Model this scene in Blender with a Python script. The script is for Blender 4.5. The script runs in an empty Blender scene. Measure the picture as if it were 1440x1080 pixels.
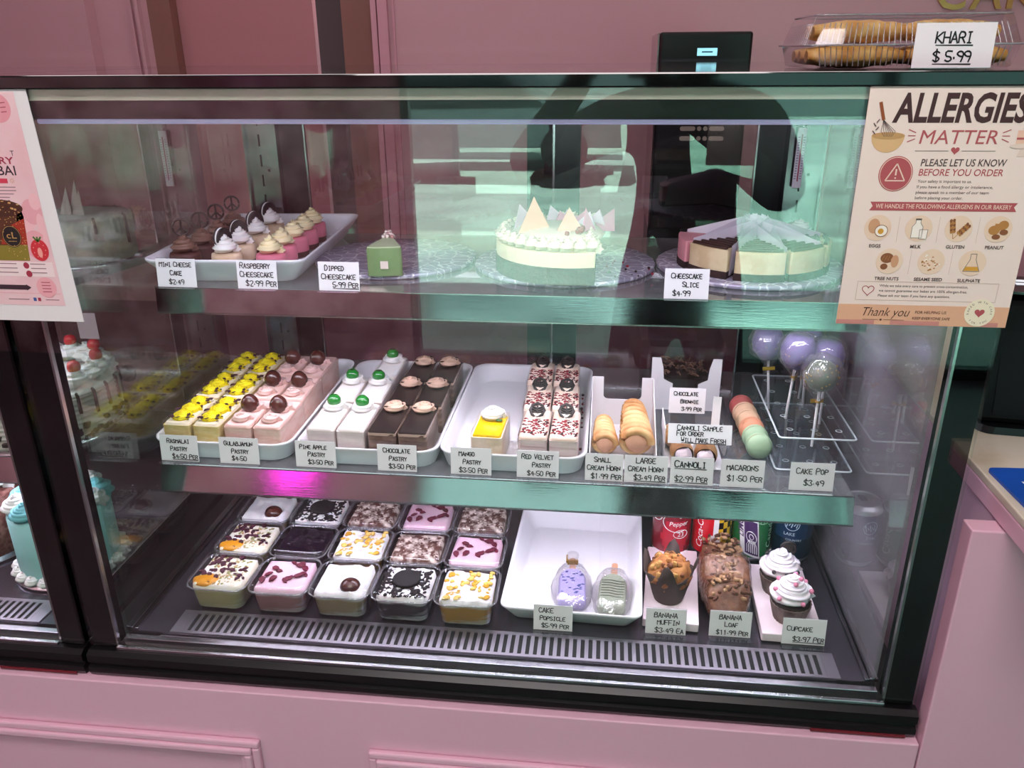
import bpy, math, random
from mathutils import Vector, Matrix, noise as mnoise

S = bpy.context.scene
COL = S.collection
PI = math.pi

# ------------------------------------------------------------------ camera
cam_data = bpy.data.cameras.new('camera')
cam = bpy.data.objects.new('camera', cam_data)
COL.objects.link(cam)
S.camera = cam
yaw, pitch, roll = 0.114560603, 0.385964645, -0.00818185416
fwd = Vector((-math.sin(yaw)*math.cos(pitch), math.cos(yaw)*math.cos(pitch), -math.sin(pitch)))
r0 = fwd.cross(Vector((0, 0, 1))).normalized()
u0 = r0.cross(fwd)
rgt = math.cos(roll)*r0 + math.sin(roll)*u0
up = -math.sin(roll)*r0 + math.cos(roll)*u0
m = Matrix((rgt, up, -fwd)).transposed().to_4x4()
m.translation = Vector((0.754065730, -0.919499404, 0.873969894))
cam.matrix_world = m
cam_data.sensor_width = 36.0
cam_data.lens = 1150.39/1440*36
cam_data.clip_start = 0.02

# ------------------------------------------------------------------ world, sun, added room fill lights, exposure
w = bpy.data.worlds.new('sky'); S.world = w; w.use_nodes = True
bg = w.node_tree.nodes['Background']
bg.inputs[0].default_value = (0.80, 0.93, 1.0, 1); bg.inputs[1].default_value = 2.3
sun_d = bpy.data.lights.new('sun', 'SUN'); sun_d.energy = 33; sun_d.angle = 0.02; sun_d.color = (.95, .99, 1.0)
sun = bpy.data.objects.new('sun', sun_d); COL.objects.link(sun)
sun.rotation_euler = Vector((0.25, -0.55, -0.85)).to_track_quat('-Z', 'Y').to_euler()

def area(name, loc, target, sx, sy, power, color, parent=None, spread=None):
    d = bpy.data.lights.new(name, 'AREA'); d.shape = 'RECTANGLE'; d.size = sx; d.size_y = sy
    d.energy = power; d.color = color
    if spread: d.spread = spread
    o = bpy.data.objects.new(name, d); COL.objects.link(o)
    o.location = loc
    o.rotation_euler = (Vector(target)-Vector(loc)).to_track_quat('-Z', 'Y').to_euler()
    if parent: o.parent = parent
    return o

ROOM = (1.0, .90, .90)
area('room_fill_light', (0.6, -1.0, 1.97), (0.6, -1.0, 0), 1.2, .6, 32, ROOM)  # added fill below the ceiling for an even room level, no fixture there
area('room_fill_light', (0.3, 1.15, 1.97), (0.3, 1.15, 0), 2.6, .3, 9.5, ROOM)  # second added fill, lifts the back wall behind the cases
area('front_wall_fill_light', (-1.6, -2.2, 1.95), (-1.6, -3.1, .2), 2.2, .15, 48, (1, .86, .88))  # unseen lamp added to brighten the mottled wall mirrored in the glass

S.view_settings.view_transform = 'Standard'
S.view_settings.look = 'None'
S.view_settings.exposure = 0.0
S.view_settings.gamma = 1.0
S.view_settings.use_curve_mapping = False
S.cycles.transparent_max_bounces = 40
S.cycles.max_bounces = 10
S.cycles.diffuse_bounces = 4
S.cycles.caustics_reflective = False
S.cycles.caustics_refractive = False
S.cycles.sample_clamp_indirect = 6.0

# ------------------------------------------------------------------ materials
def lin(c):
    if isinstance(c, str):
        c = [int(c[i:i+2], 16)/255 for i in (0, 2, 4)]
    return tuple(x/12.92 if x <= .04045 else ((x+.055)/1.055)**2.4 for x in c)

MATS = {}
def M(name, col, rough=.5, metal=0.0, col2=None, nscale=20, ndet=4, lo=.4, hi=.6, bump=0, bscale=60,
      sss=0, emit=0, voro=False, coat=0, stretch=None, spec=None):
    if name in MATS: return MATS[name]
    mt = bpy.data.materials.new(name); mt.use_nodes = True
    nt = mt.node_tree; b = nt.nodes['Principled BSDF']
    c = lin(col)+(1,)
    b.inputs['Base Color'].default_value = c
    b.inputs['Roughness'].default_value = rough
    b.inputs['Metallic'].default_value = metal
    if spec is not None: b.inputs['Specular IOR Level'].default_value = spec
    if coat: b.inputs['Coat Weight'].default_value = coat; b.inputs['Coat Roughness'].default_value = .08
    if sss:
        b.inputs['Subsurface Weight'].default_value = sss
        b.inputs['Subsurface Radius'].default_value = (.01, .006, .004)
    tc = nt.nodes.new('ShaderNodeTexCoord'); vec = tc.outputs['Object']
    if stretch:
        mp = nt.nodes.new('ShaderNodeMapping'); mp.inputs['Scale'].default_value = stretch
        nt.links.new(vec, mp.inputs[0]); vec = mp.outputs[0]
    if col2 is not None:
        if voro:
            n = nt.nodes.new('ShaderNodeTexVoronoi'); n.inputs['Scale'].default_value = nscale
            fac = n.outputs['Color']
            sp = nt.nodes.new('ShaderNodeSeparateColor'); nt.links.new(fac, sp.inputs[0]); fac = sp.outputs[0]
        else:
            n = nt.nodes.new('ShaderNodeTexNoise'); n.inputs['Scale'].default_value = nscale
            n.inputs['Detail'].default_value = ndet; fac = n.outputs['Fac']
        nt.links.new(vec, n.inputs['Vector'])
        cr = nt.nodes.new('ShaderNodeValToRGB')
        cr.color_ramp.elements[0].position = lo; cr.color_ramp.elements[1].position = hi
        cr.color_ramp.elements[0].color = c; cr.color_ramp.elements[1].color = lin(col2)+(1,)
        nt.links.new(fac, cr.inputs[0]); nt.links.new(cr.outputs[0], b.inputs['Base Color'])
    if bump:
        n2 = nt.nodes.new('ShaderNodeTexNoise'); n2.inputs['Scale'].default_value = bscale; n2.inputs['Detail'].default_value = 4
        nt.links.new(vec, n2.inputs['Vector'])
        bp = nt.nodes.new('ShaderNodeBump'); bp.inputs['Strength'].default_value = bump; bp.inputs['Distance'].default_value = .002
        nt.links.new(n2.outputs['Fac'], bp.inputs['Height']); nt.links.new(bp.outputs[0], b.inputs['Normal'])
    if emit:
        b.inputs['Emission Color'].default_value = c; b.inputs['Emission Strength'].default_value = emit
    MATS[name] = mt
    return mt

def clear(name, tint='ffffff', f0=.045, rough=.02, bump=0, bscale=40, haze=0.0, hazecol='ffffff'):
    """thin clear pane or film: straight transmission plus mirror reflection by Schlick's law"""
    if name in MATS: return MATS[name]
    mt = bpy.data.materials.new(name); mt.use_nodes = True
    nt = mt.node_tree; nt.nodes.clear()
    out = nt.nodes.new('ShaderNodeOutputMaterial')
    tr = nt.nodes.new('ShaderNodeBsdfTransparent'); tr.inputs[0].default_value = lin(tint)+(1,)
    gl = nt.nodes.new('ShaderNodeBsdfGlossy'); gl.inputs['Roughness'].default_value = rough
    gl.inputs[0].default_value = (1, 1, 1, 1)
    lw = nt.nodes.new('ShaderNodeLayerWeight'); lw.inputs['Blend'].default_value = .5
    p = nt.nodes.new('ShaderNodeMath'); p.operation = 'POWER'; p.inputs[1].default_value = 5
    nt.links.new(lw.outputs['Facing'], p.inputs[0])
    ma = nt.nodes.new('ShaderNodeMath'); ma.operation = 'MULTIPLY_ADD'
    ma.inputs[1].default_value = 1-f0; ma.inputs[2].default_value = f0
    nt.links.new(p.outputs[0], ma.inputs[0])
    mx = nt.nodes.new('ShaderNodeMixShader')
    nt.links.new(ma.outputs[0], mx.inputs[0])
    body = tr.outputs[0]
    if haze:
        df = nt.nodes.new('ShaderNodeBsdfDiffuse'); df.inputs[0].default_value = lin(hazecol)+(1,)
        mh = nt.nodes.new('ShaderNodeMixShader'); mh.inputs[0].default_value = haze
        nt.links.new(tr.outputs[0], mh.inputs[1]); nt.links.new(df.outputs[0], mh.inputs[2]); body = mh.outputs[0]
    nt.links.new(body, mx.inputs[1]); nt.links.new(gl.outputs[0], mx.inputs[2])
    if bump:
        tc = nt.nodes.new('ShaderNodeTexCoord')
        n2 = nt.nodes.new('ShaderNodeTexNoise'); n2.inputs['Scale'].default_value = bscale; n2.inputs['Detail'].default_value = 2
        nt.links.new(tc.outputs['Object'], n2.inputs['Vector'])
        bp = nt.nodes.new('ShaderNodeBump'); bp.inputs['Strength'].default_value = bump; bp.inputs['Distance'].default_value = .004
        nt.links.new(n2.outputs['Fac'], bp.inputs['Height'])
        nt.links.new(bp.outputs[0], gl.inputs['Normal']); nt.links.new(bp.outputs[0], lw.inputs['Normal'])
    nt.links.new(mx.outputs[0], out.inputs[0])
    MATS[name] = mt
    return mt

pink = M('pink_paint', 'e0b4c6', .45, bump=.05, bscale=90)
wallpink = M('wall_pink_paint', 'cfa2ab', .6)
brownjamb = M('jamb_brown', '8d6259', .6)
black = M('black_plastic', '0d0c0e', .32)
blackgloss = M('black_gloss', '040406', .08, spec=.08)
blackmat = M('black_matte', '060606', .8)
steel = M('steel', 'c9c6cc', .22, 1.0)
rail_steel = M('rail_steel', 'a8a3aa', .08, 1.0, bump=.03, bscale=30, stretch=(1, 20, 20))
colsteel = M('column_steel', 'a09aa2', .16, 1.0)
darksteel = M('deck_steel', '736d79', .22, .85)
grillesteel = M('grille_steel', 'a29ca6', .32, .85)
glass = clear('case_glass', 'fbfffc', .055, 0.0)
sideglass = clear('side_glass', 'f1f6f2', .07, 0.0)
shelfglass = clear('shelf_glass', 'dfe9e4', .06, .01, haze=.22, hazecol='b7b3ba')
acrylic = clear('acrylic', 'f7f9fb', .06, .03)
plastic = clear('tub_plastic', 'f4f4f6', .05, .06)
wrap = clear('wrap_film', 'f6f4f6', .09, .07, bump=.9, bscale=70, haze=.06)
whitetray = M('white_melamine', 'f1edf4', .25)
whitecard = M('white_card', 'f3eef2', .7)
paper = M('paper', 'f4f1ef', .8)
pinkboard = M('pinkish_board', 'f3dfe6', .7)
ink = M('black_ink', '17161a', .6)
cream = M('white_cream', 'f3edec', .55, bump=.5, bscale=85, sss=.1)
creamy = M('ivory_cream', 'f4e3b8', .5, bump=.25, bscale=120, sss=.15)
choccream = M('chocolate_cream', '7a5647', .5, bump=.3, bscale=120)
choc = M('dark_chocolate', '241512', .35)
choclight = M('chocolate_fleck', '3a201a', .5)
silver = M('silver_foil', 'd9d6de', .2, 1.0)
gold = M('gold_foil', 'd9a86a', .25, 1.0)
green_gl = M('storefront_green', '2b3f3a', .4)
led = M('led_strip', 'f2eeff', .5, emit=3.0)

# ------------------------------------------------------------------ mesh builder
class MB:
    def __init__(self):
        self.v = []; self.f = []; self.m = []; self.s = []
    def add(self, vs, fs, mi=0, sm=False):
        b = len(self.v); self.v += [tuple(p) for p in vs]
        for f in fs:
            self.f.append(tuple(i+b for i in f)); self.m.append(mi); self.s.append(sm)
        return self
    def box(self, x0, x1, y0, y1, z0, z1, mi=0):
        vs = [(x, y, z) for z in (z0, z1) for y in (y0, y1) for x in (x0, x1)]
        return self.add(vs, [(0, 2, 3, 1), (4, 5, 7, 6), (0, 1, 5, 4), (2, 6, 7, 3), (0, 4, 6, 2), (1, 3, 7, 5)], mi)
    def loft(self, rings, c0=True, c1=True, mi=0, sm=True, close=True):
        n = len(rings[0]); vs = [p for r in rings for p in r]; fs = []
        for k in range(len(rings)-1):
            for i in range(n if close else n-1):
                j = (i+1) % n
                fs.append((k*n+i, k*n+j, (k+1)*n+j, (k+1)*n+i))
        self.add(vs, fs, mi, sm)
        if c0: self.add(rings[0], [tuple(range(n))[::-1]], mi, False)
        if c1: self.add(rings[-1], [tuple(range(n))], mi, False)
        return self
    def lathe(self, prof, n=24, c=(0, 0, 0), mi=0, sm=True, c0=True, c1=True, lobes=0, amp=0):
        rings = []
        for r, z in prof:
            rings.append([(c[0]+r*(1+amp*math.cos(lobes*2*PI*i/n))*math.cos(2*PI*i/n),
                           c[1]+r*(1+amp*math.cos(lobes*2*PI*i/n))*math.sin(2*PI*i/n), c[2]+z) for i in range(n)])
        return self.loft(rings, c0, c1, mi, sm)
    def tube(self, pts, rad, n=8, mi=0, sm=True, star=0, amp=0, twist=0):
        P = [Vector(p) for p in pts]; rings = []
        ref = Vector((0, 0, 1))
        for k, p in enumerate(P):
            t = (P[min(k+1, len(P)-1)]-P[max(k-1, 0)]).normalized()
            if abs(t.dot(ref)) > .97: a = t.cross(Vector((1, 0, 0))).normalized()
            else: a = t.cross(ref).normalized()
            b = t.cross(a)
            r = rad[k] if isinstance(rad, (list, tuple)) else rad
            ring = []
            for i in range(n):
                th = 2*PI*i/n+twist*k
                rr_ = r*(1+amp*math.cos(star*2*PI*i/n)) if star else r
                ring.append(tuple(p+a*rr_*math.cos(th)+b*rr_*math.sin(th)))
            rings.append(ring)
        return self.loft(rings, True, True, mi, sm)
    def blob(self, c, r, nu=12, nv=8, amp=0, freq=3, seed=0, mi=0, sm=True, rz=0, flat=None):
        rx, ry, rz_ = r if isinstance(r, (tuple, list)) else (r, r, r)
        rings = []
        for j in range(1, nv):
            ph = PI*j/nv-PI/2; ring = []
            for i in range(nu):
                th = 2*PI*i/nu
                d = Vector((math.cos(ph)*math.cos(th), math.cos(ph)*math.sin(th), math.sin(ph)))
                k = 1+amp*mnoise.noise(d*freq+Vector((seed*3.7, seed*1.3, seed))) if amp else 1
                x, y, z = d.x*rx*k, d.y*ry*k, d.z*rz_*k
                if flat is not None: z = max(z, flat)
                x, y = x*math.cos(rz)-y*math.sin(rz), x*math.sin(rz)+y*math.cos(rz)
                ring.append((c[0]+x, c[1]+y, c[2]+z))
            rings.append(ring)
        return self.loft(rings, True, True, mi, sm)
    def poly(self, pts, mi=0):
        return self.add(pts, [tuple(range(len(pts)))], mi)
    def prism(self, pts, z0, z1, mi=0, sm=False, f=lambda x, y, z: (x, y, z)):
        return self.loft([[f(x, y, z0) for x, y in pts], [f(x, y, z1) for x, y in pts]], True, True, mi, sm)
    def rrect(self, specs, r=.01, n=4, mi=0, c0=True, c1=True, c=(0, 0), sm=True):
        """specs: list of (w, d, z[, r])"""
        rings = [rr(c[0], c[1], s[0], s[1], s[3] if len(s) > 3 else r, s[2], n) for s in specs]
        return self.loft(rings, c0, c1, mi, sm)

def rr(cx, cy, w, d, r, z, n=4):
    out = []
    r = min(r, w/2-1e-4, d/2-1e-4)
    for k, (sx, sy) in enumerate(((1, 1), (-1, 1), (-1, -1), (1, -1))):
        for i in range(n+1):
            a = k*PI/2+i*PI/2/n
            out.append((cx+sx*(w/2-r)+r*math.cos(a), cy+sy*(d/2-r)+r*math.sin(a), z))
    return out

def part(name, mb, mats, parent=None, bevel=0, loc=None, subsurf=0):
    me = bpy.data.meshes.new(name)
    me.from_pydata(mb.v, [], mb.f); me.update()
    for mt in (mats if isinstance(mats, (list, tuple)) else [mats]): me.materials.append(mt)
    me.polygons.foreach_set('material_index', mb.m); me.polygons.foreach_set('use_smooth', mb.s)
    o = bpy.data.objects.new(name, me); COL.objects.link(o)
    if parent: o.parent = parent
    if loc: o.location = loc
    if bevel:
        md = o.modifiers.new('bevel', 'BEVEL'); md.width = bevel; md.segments = 2; md.limit_method = 'ANGLE'
    if subsurf:
        md = o.modifiers.new('sub', 'SUBSURF'); md.levels = subsurf; md.render_levels = subsurf
    return o

def tag(o, label, cat, group=None):
    o['label'] = label; o['category'] = cat
    if group: o['group'] = group
    return o

def thing(name, label, cat, loc=(0, 0, 0), rz=0.0, group=None):
    o = bpy.data.objects.new(name, None); COL.objects.link(o)
    o.empty_display_size = .02
    o.location = loc; o.rotation_euler = (0, 0, rz)
    return tag(o, label, cat, group)

def struct(name, mb, mats, bevel=0):
    o = part(name, mb, mats, None, bevel); o['kind'] = 'structure'; return o

def copy_tree(o, parent=None):
    c = o.copy(); COL.objects.link(c)
    if parent: c.parent = parent
    for ch in list(o.children): copy_tree(ch, c)
    return c

PROTO = {}
def place(key, builder, label, cat, loc, rz=0.0, group=None):
    """first call builds the thing at the origin; later calls copy it with its parts"""
    if key not in PROTO:
        o = builder(); PROTO[key] = o
    else:
        o = copy_tree(PROTO[key])
    o.location = loc; o.rotation_euler = (0, 0, rz)
    return tag(o, label, cat, group)

def root(name):
    o = bpy.data.objects.new(name, None); COL.objects.link(o); o.empty_display_size = .02
    return o

# piped cream: a star-nozzle rope wound into a cone
def swirl(mb, c, R, H, turns=2.6, r0=.009, r1=.003, mi=0, star=6, n=18):
    pts = []; rad = []
    N = int(turns*18)
    for k in range(N+1):
        t = k/N
        a = t*turns*2*PI
        rr_ = R*(1-t)**.8
        pts.append((c[0]+rr_*math.cos(a), c[1]+rr_*math.sin(a), c[2]+r0*.7+(H-r0*.7)*t))
        rad.append(r0+(r1-r0)*t)
    mb.tube(pts, rad, n, mi, True, star, .30, .10)
    return mb

def scatter_bits(mb, w, d, z, n, seed, size=(.003, .006), mi=(0,), thick=.35, top=None, keep=None, flat=False):
    rn = random.Random(seed)
    for _ in range(n):
        for _t in range(12):
            x = rn.uniform(-w/2, w/2); y = rn.uniform(-d/2, d/2)
            if keep is None or keep(x, y): break
        s = rn.uniform(*size)
        mb.blob((x, y, z+s*thick*.6), (s, s*rn.uniform(.5, .9), s*thick), 7, 5, .35, 2, rn.random()*50, rn.choice(mi), not flat, rn.uniform(0, PI))
    return mb

def petals(mb, spots, z, s=.008, seed=1, mi=0):
    rn = random.Random(seed)
    for x, y in spots:
        a = rn.uniform(0, 2*PI); k = s*rn.uniform(.6, 1.2)
        pts = []
        for (u, v_) in ((-1, 0), (-.4, .55), (.4, .6), (1, .1), (.4, -.5), (-.4, -.45)):
            px = x+k*(u*math.cos(a)-v_*math.sin(a)); py = y+k*(u*math.sin(a)+v_*math.cos(a))
            pts.append((px, py, z+k*(.25+.3*abs(v_)+rn.uniform(-.1, .15))))
        lo = [(p[0], p[1], p[2]-.0012) for p in pts]
        mb.loft([lo, pts], True, True, mi, False)
    return mb

# ------------------------------------------------------------------ lettering
GL = {
'A': "00 26 40|12 32", 'B': "00 06 36 45 34 03|34 42 41 30 00", 'C': "45 26 05 01 20 41", 'D': "00 06 26 44 42 20 00",
'E': "46 06 00 40|03 33", 'F': "46 06 00|03 33", 'G': "45 26 05 01 20 41 43 23", 'H': "00 06|40 46|03 43", 'I': "20 26|16 36|10 30",
'J': "46 41 20 01", 'K': "00 06|46 03 40", 'L': "06 00 40", 'M': "00 06 23 46 40", 'N': "00 06 40 46",
'O': "26 05 01 20 41 45 26", 'P': "00 06 36 45 44 33 03", 'Q': "26 05 01 20 41 45 26|22 40", 'R': "00 06 36 45 44 33 03|23 40",
'S': "45 26 05 04 42 41 20 01", 'T': "06 46|26 20", 'U': "06 01 20 41 46", 'V': "06 20 46", 'W': "06 10 24 30 46",
'X': "06 40|46 00", 'Y': "06 23 46|23 20", 'Z': "06 46 00 40",
'0': "26 05 01 20 41 45 26", '1': "15 26 20", '2': "05 26 45 44 00 40", '3': "05 26 45 34 23 42 41 20 01", '4': "30 36 02 42",
'5': "46 06 03 33 42 41 20 01", '6': "36 03 01 20 41 42 23 02", '7': "06 46 10", '8': "23 05 26 45 23 01 20 41 23", '9': "43 23 04 05 26 45 43 30",
'$': "45 26 05 04 42 41 20 01|27 20", '.': "22 23", '-': "03 43"}

def hand(mb, s, x, z, h, w=None, y=0.0, pen=.0009, seed=0, mi=0, line=False, small=.82):
    """hand-lettered small capitals as flat pen strokes on a card facing -y"""
    rn = random.Random(seed*31+len(s))
    cx = x
    first = True
    wid = h*.62
    for ch in s:
        if ch == ' ': cx += wid*.75; first = True; continue
        g = GL.get(ch.upper())
        if not g: continue
        k = h if (ch.isupper() or ch.isdigit() or ch == '$') else h*small
        ww = k*.58*(1 if ch != '.' else .5)
        jit = lambda: rn.uniform(-.05, .05)*k
        for st in g.split('|'):
            pts = [Vector((cx+int(p[0])/4*ww+jit()*.6, 0, z+int(p[1])/6*k+jit()*.5)) for p in st.split()]
            if len(pts) > 3:
                q = [pts[0]]
                for a, b in zip(pts, pts[1:]): q += [a*.72+b*.28, a*.28+b*.72]
                pts = q+[pts[-1]]
            for a, b in zip(pts, pts[1:]):
                d = b-a
                if d.length < 1e-6: continue
                t = d.normalized(); nrm = Vector((-t.z, 0, t.x))*pen*.5; e = t*pen*.35
                q = [a-e-nrm, b+e-nrm, b+e+nrm, a-e+nrm]
                mb.add([(p.x, y, p.z) for p in q], [(0, 1, 2, 3)], mi)
        cx += ww+wid*.22
        first = False
    if line:
        mb.add([(x, y, z-h*.25), (cx, y, z-h*.25-.0006), (cx, y, z-h*.25+.0008), (x, y, z-h*.25+.0009)], [(0, 1, 2, 3)], mi)
    return cx

def hand_width(s, h, small=.82):
    t = 0
    for ch in s:
        if ch == ' ': t += h*.62*.75; continue
        k = h if (ch.isupper() or ch.isdigit() or ch == '$') else h*small
        t += k*.58*(1 if ch != '.' else .5)+h*.62*.22
    return t

_tc = bpy.data.curves.new('tmp_text', 'FONT'); _to = bpy.data.objects.new('tmp_text', _tc); COL.objects.link(_to)
_tc.resolution_u = 3
def type_text(mb, s, x, z, height=None, width=None, y=0.0, align='L', mi=0, bold=0.0, shear=0.0, f=None):
    """printed lettering: glyph outlines as flat faces in the xz plane (facing -y); height = capital height"""
    _tc.body = s; _tc.offset = bold; _tc.shear = shear; _tc.size = 1
    dg = bpy.context.evaluated_depsgraph_get(); dg.update()
    ev = _to.evaluated_get(dg); me = ev.to_mesh()
    vs = [(p.co.x, p.co.y) for p in me.vertices]; fs = [tuple(p.vertices) for p in me.polygons]
    ev.to_mesh_clear()
    if not vs: return mb
    x0 = min(p[0] for p in vs); x1 = max(p[0] for p in vs)
    sz = (height/.73) if height else width/(x1-x0)
    sx = (width/(x1-x0)) if width else sz
    off = {'L': 0, 'C': -(x1-x0)/2*sx, 'R': -(x1-x0)*sx}[align]
    out = []
    for px, py in vs:
        u = x+off+(px-x0)*sx; v_ = z+py*sz
        out.append(f(u, v_) if f else (u, y, v_))
    mb.add(out, fs, mi)
    return mb
FLOOR, CEIL = -.68, 2.0
# ------------------------------------------------------------------ room shell
struct('floor', MB().box(-3.0, 3.2, -3.2, 1.7, FLOOR-.05, FLOOR), M('floor_tile', '554c50', .35, col2='494145', nscale=3))
struct('ceiling', MB().box(-3.0, 3.2, -3.2, 1.7, CEIL, CEIL+.05), M('ceiling_white', 'e6dfe0', .8))
WB = 1.6
b = MB().box(-3.0, -.60, WB, WB+.1, FLOOR, CEIL).box(.067, 3.2, WB, WB+.1, FLOOR, CEIL).box(-.60, .067, WB, WB+.1, 1.75, CEIL)
struct('wall_back', b, wallpink)
b = MB().box(-3.0, -.776, WB-.05, WB-.0005, FLOOR, 1.75)                       # thicker wall left of the corner
b.box(-.663, -.655, WB-.012, WB, FLOOR, 1.7).box(-.64, -.63, WB-.02, WB, FLOOR, 1.7)
struct('trim_1', b, wallpink)
b = MB().box(.067, .083, WB-.014, WB-.0005, FLOOR, 1.75).box(.088, .116, WB-.018, WB-.0005, FLOOR, 1.75)
b.box(.128, .134, WB-.006, WB-.0005, FLOOR, 1.75)
struct('trim_2', b, M('trim_pink', 'd49dac', .5))
struct('trim_3', MB().box(-.605, -.535, WB-.01, WB+.14, FLOOR, 1.75).box(-.030, .066, WB+.02, WB+.14, FLOOR, 1.75), brownjamb)
struct('door_1', MB().box(-.534, -.118, WB+.03, WB+.06, FLOOR, 1.74), M('door_pink', 'b97f86', .6))
struct('wall_passage', MB().box(-.118, -.02, WB+.55, WB+.6, FLOOR, 1.75).box(-.60, .07, WB+.62, WB+.66, FLOOR, 1.8), M('passage_dark', '0b0909', .9))
struct('wall_left', MB().box(-3.1, -3.0, -3.2, 1.7, FLOOR, CEIL), wallpink)
struct('wall_right', MB().box(3.2, 3.3, -3.2, 1.7, FLOOR, CEIL), wallpink)
# street side: a mottled mauve plaster wall, then tinted shop windows and a door
WF = -3.1
mott = M('mottled_plaster', '8a4a58', .8, col2='d9b3bb', nscale=7, ndet=10, lo=.36, hi=.66)
struct('wall_front', MB().box(-3.0, -.24, WF-.12, WF, FLOOR, CEIL).box(-.24, 3.2, WF-.12, WF, 1.35, CEIL), mott)
tint = clear('storefront_glass', 'dcf2ea', .05, 0.0)
frame_m = M('window_frame_dark', '15191a', .4)
tint_door = clear('door_tint_glass', 'c4e2d8', .05, 0.0)
def shop_window(name, x0, x1, z1, tint=tint):
    b = MB(); t = .035
    b.box(x0, x0+t, WF-.09, WF-.03, FLOOR, z1).box(x1-t, x1, WF-.09, WF-.03, FLOOR, z1)
    b.box(x0+t, x1-t, WF-.09, WF-.03, z1-t, z1).box(x0+t, x1-t, WF-.09, WF-.03, FLOOR, FLOOR+.06)
    o = struct(name, b, frame_m)
    g = part('window_pane', MB().box(x0+t, x1-t, WF-.064, WF-.058, FLOOR+.06, z1-t), tint, o)
    return o
shop_window('window_1', -.24, .95, 1.35)
shop_window('window_2', 2.0, 3.2, 1.35, tint_door)
dr = shop_window('door_2', .95, 2.0, 1.35, tint_door)
part('door_handle', MB().tube([(1.03, WF-.02, .1), (1.03, WF+.03, .1), (1.03, WF+.03, .5), (1.03, WF-.02, .5)], .012), steel, dr)
# outside: sunlit pavement, kerb, roadway
struct('ground_outside', MB().box(-14, 16, -22, WF-.13, FLOOR-.12, FLOOR-.06), M('concrete', 'd6d8d2', .9, col2='b9bcb8', nscale=1.2))
struct('trim_kerb', MB().box(-14, 16, -6.3, -6.1, FLOOR-.06, FLOOR+.06), M('kerb_concrete', 'e6e4da', .9))

# parked car across the pavement, seen only as a reflection in the case glass
car = thing('parked_car', 'grey car parked outside, faint in the reflection on the case glass', 'car', (-1.2, -10.5, FLOOR-.06))
cm = M('car_paint', '5e6468', .3); cg = M('car_glass', '20282a', .1)
b = MB()
prof = [(-2.1, .35), (-2.15, .7), (-1.5, .92), (-.8, 1.42), (.7, 1.45), (1.4, 1.0), (2.1, .9), (2.15, .35)]
b.loft([[(x, y, z) for x, z in prof] for y in (-.85, .85)], True, True, 0, False)
part('body', b, cm, car, .05)
b = MB(); b.poly([(-1.3, .86, .95), (1.2, .86, .98), (.62, .86, 1.38), (-.76, .86, 1.35)])
part('side_window', b, cg, car)
for x in (-1.35, 1.35):
    for y in (-.8, .8):
        b = MB(); rings = []
        for yy in (y-.1, y+.1): rings.append([(x+.33*math.cos(a*PI/12), yy, .33+.33*math.sin(a*PI/12)) for a in range(24)])
        b.loft(rings); part('wheel', b, black, car)

# ------------------------------------------------------------------ pink counter front under the cases
def moulding(b, x0, x1, z0, z1, y):
    for k, (t, d) in enumerate(((.0, .010), (.012, .014), (.022, .006))):
        a0, a1, c0, c1 = x0+t, x1-t, z0+t, z1-t; wd = .012
        b.box(a0, a1, y-d, y, c1-wd, c1); b.box(a0, a1, y-d, y, c0, c0+wd)
        b.box(a0, a0+wd, y-d, y, c0+wd, c1-wd); b.box(a1-wd, a1, y-d, y, c0+wd, c1-wd)
YF = -.022
cf = thing('counter_base', 'pale pink painted counter base with raised panel mouldings under the cases', 'counter', (0, 0, FLOOR))
H = -FLOOR
part('body', MB().box(-2.4, 1.2025, YF, .70, 0, H-.0005), pink, cf, .002)
for x0, x1 in ((-.7, .262), (.432, 1.13)):
    b = MB(); moulding(b, x0, x1, .06, H-.088, YF-.0002); part('panel_moulding', b, pink, cf, .003)
# pink end board, right of the case
struct('wall_end_panel', MB().box(1.2045, 2.6, YF, .006, FLOOR, .338), pink, .002)
rc = thing('side_counter', 'pink side counter with a cream marbled top right of the case', 'counter', (1.24, 0, FLOOR))
part('cabinet', MB().box(.004, 1.3, .008, 1.0, 0, 1.0195), M('lilac_pink', 'd8b3c6', .5), rc)
part('apron', MB().box(0, 1.36, -.15, 1.0, 1.02, 1.045), pink, rc, .002)
part('worktop', MB().box(0, 1.36, -.15, 1.0, 1.0452, 1.056), M('marble_top', 'd9d0bd', .3, col2='bfae8e', nscale=9, ndet=8, lo=.52, hi=.75), rc, .002)
bc = thing('back_counter', 'pink back counter below the rear wall, seen through the case doors', 'counter', (.7, 1.3, FLOOR))
part('body', MB().box(-2.2, 2.2, -.22, .29, 0, .92), M('backcounter_pink', 'b78a92', .5), bc)
part('worktop', MB().box(-2.2, 2.2, -.25, .29, .9205, .95), M('backcounter_top', 'b7929a', .3), bc)

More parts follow.
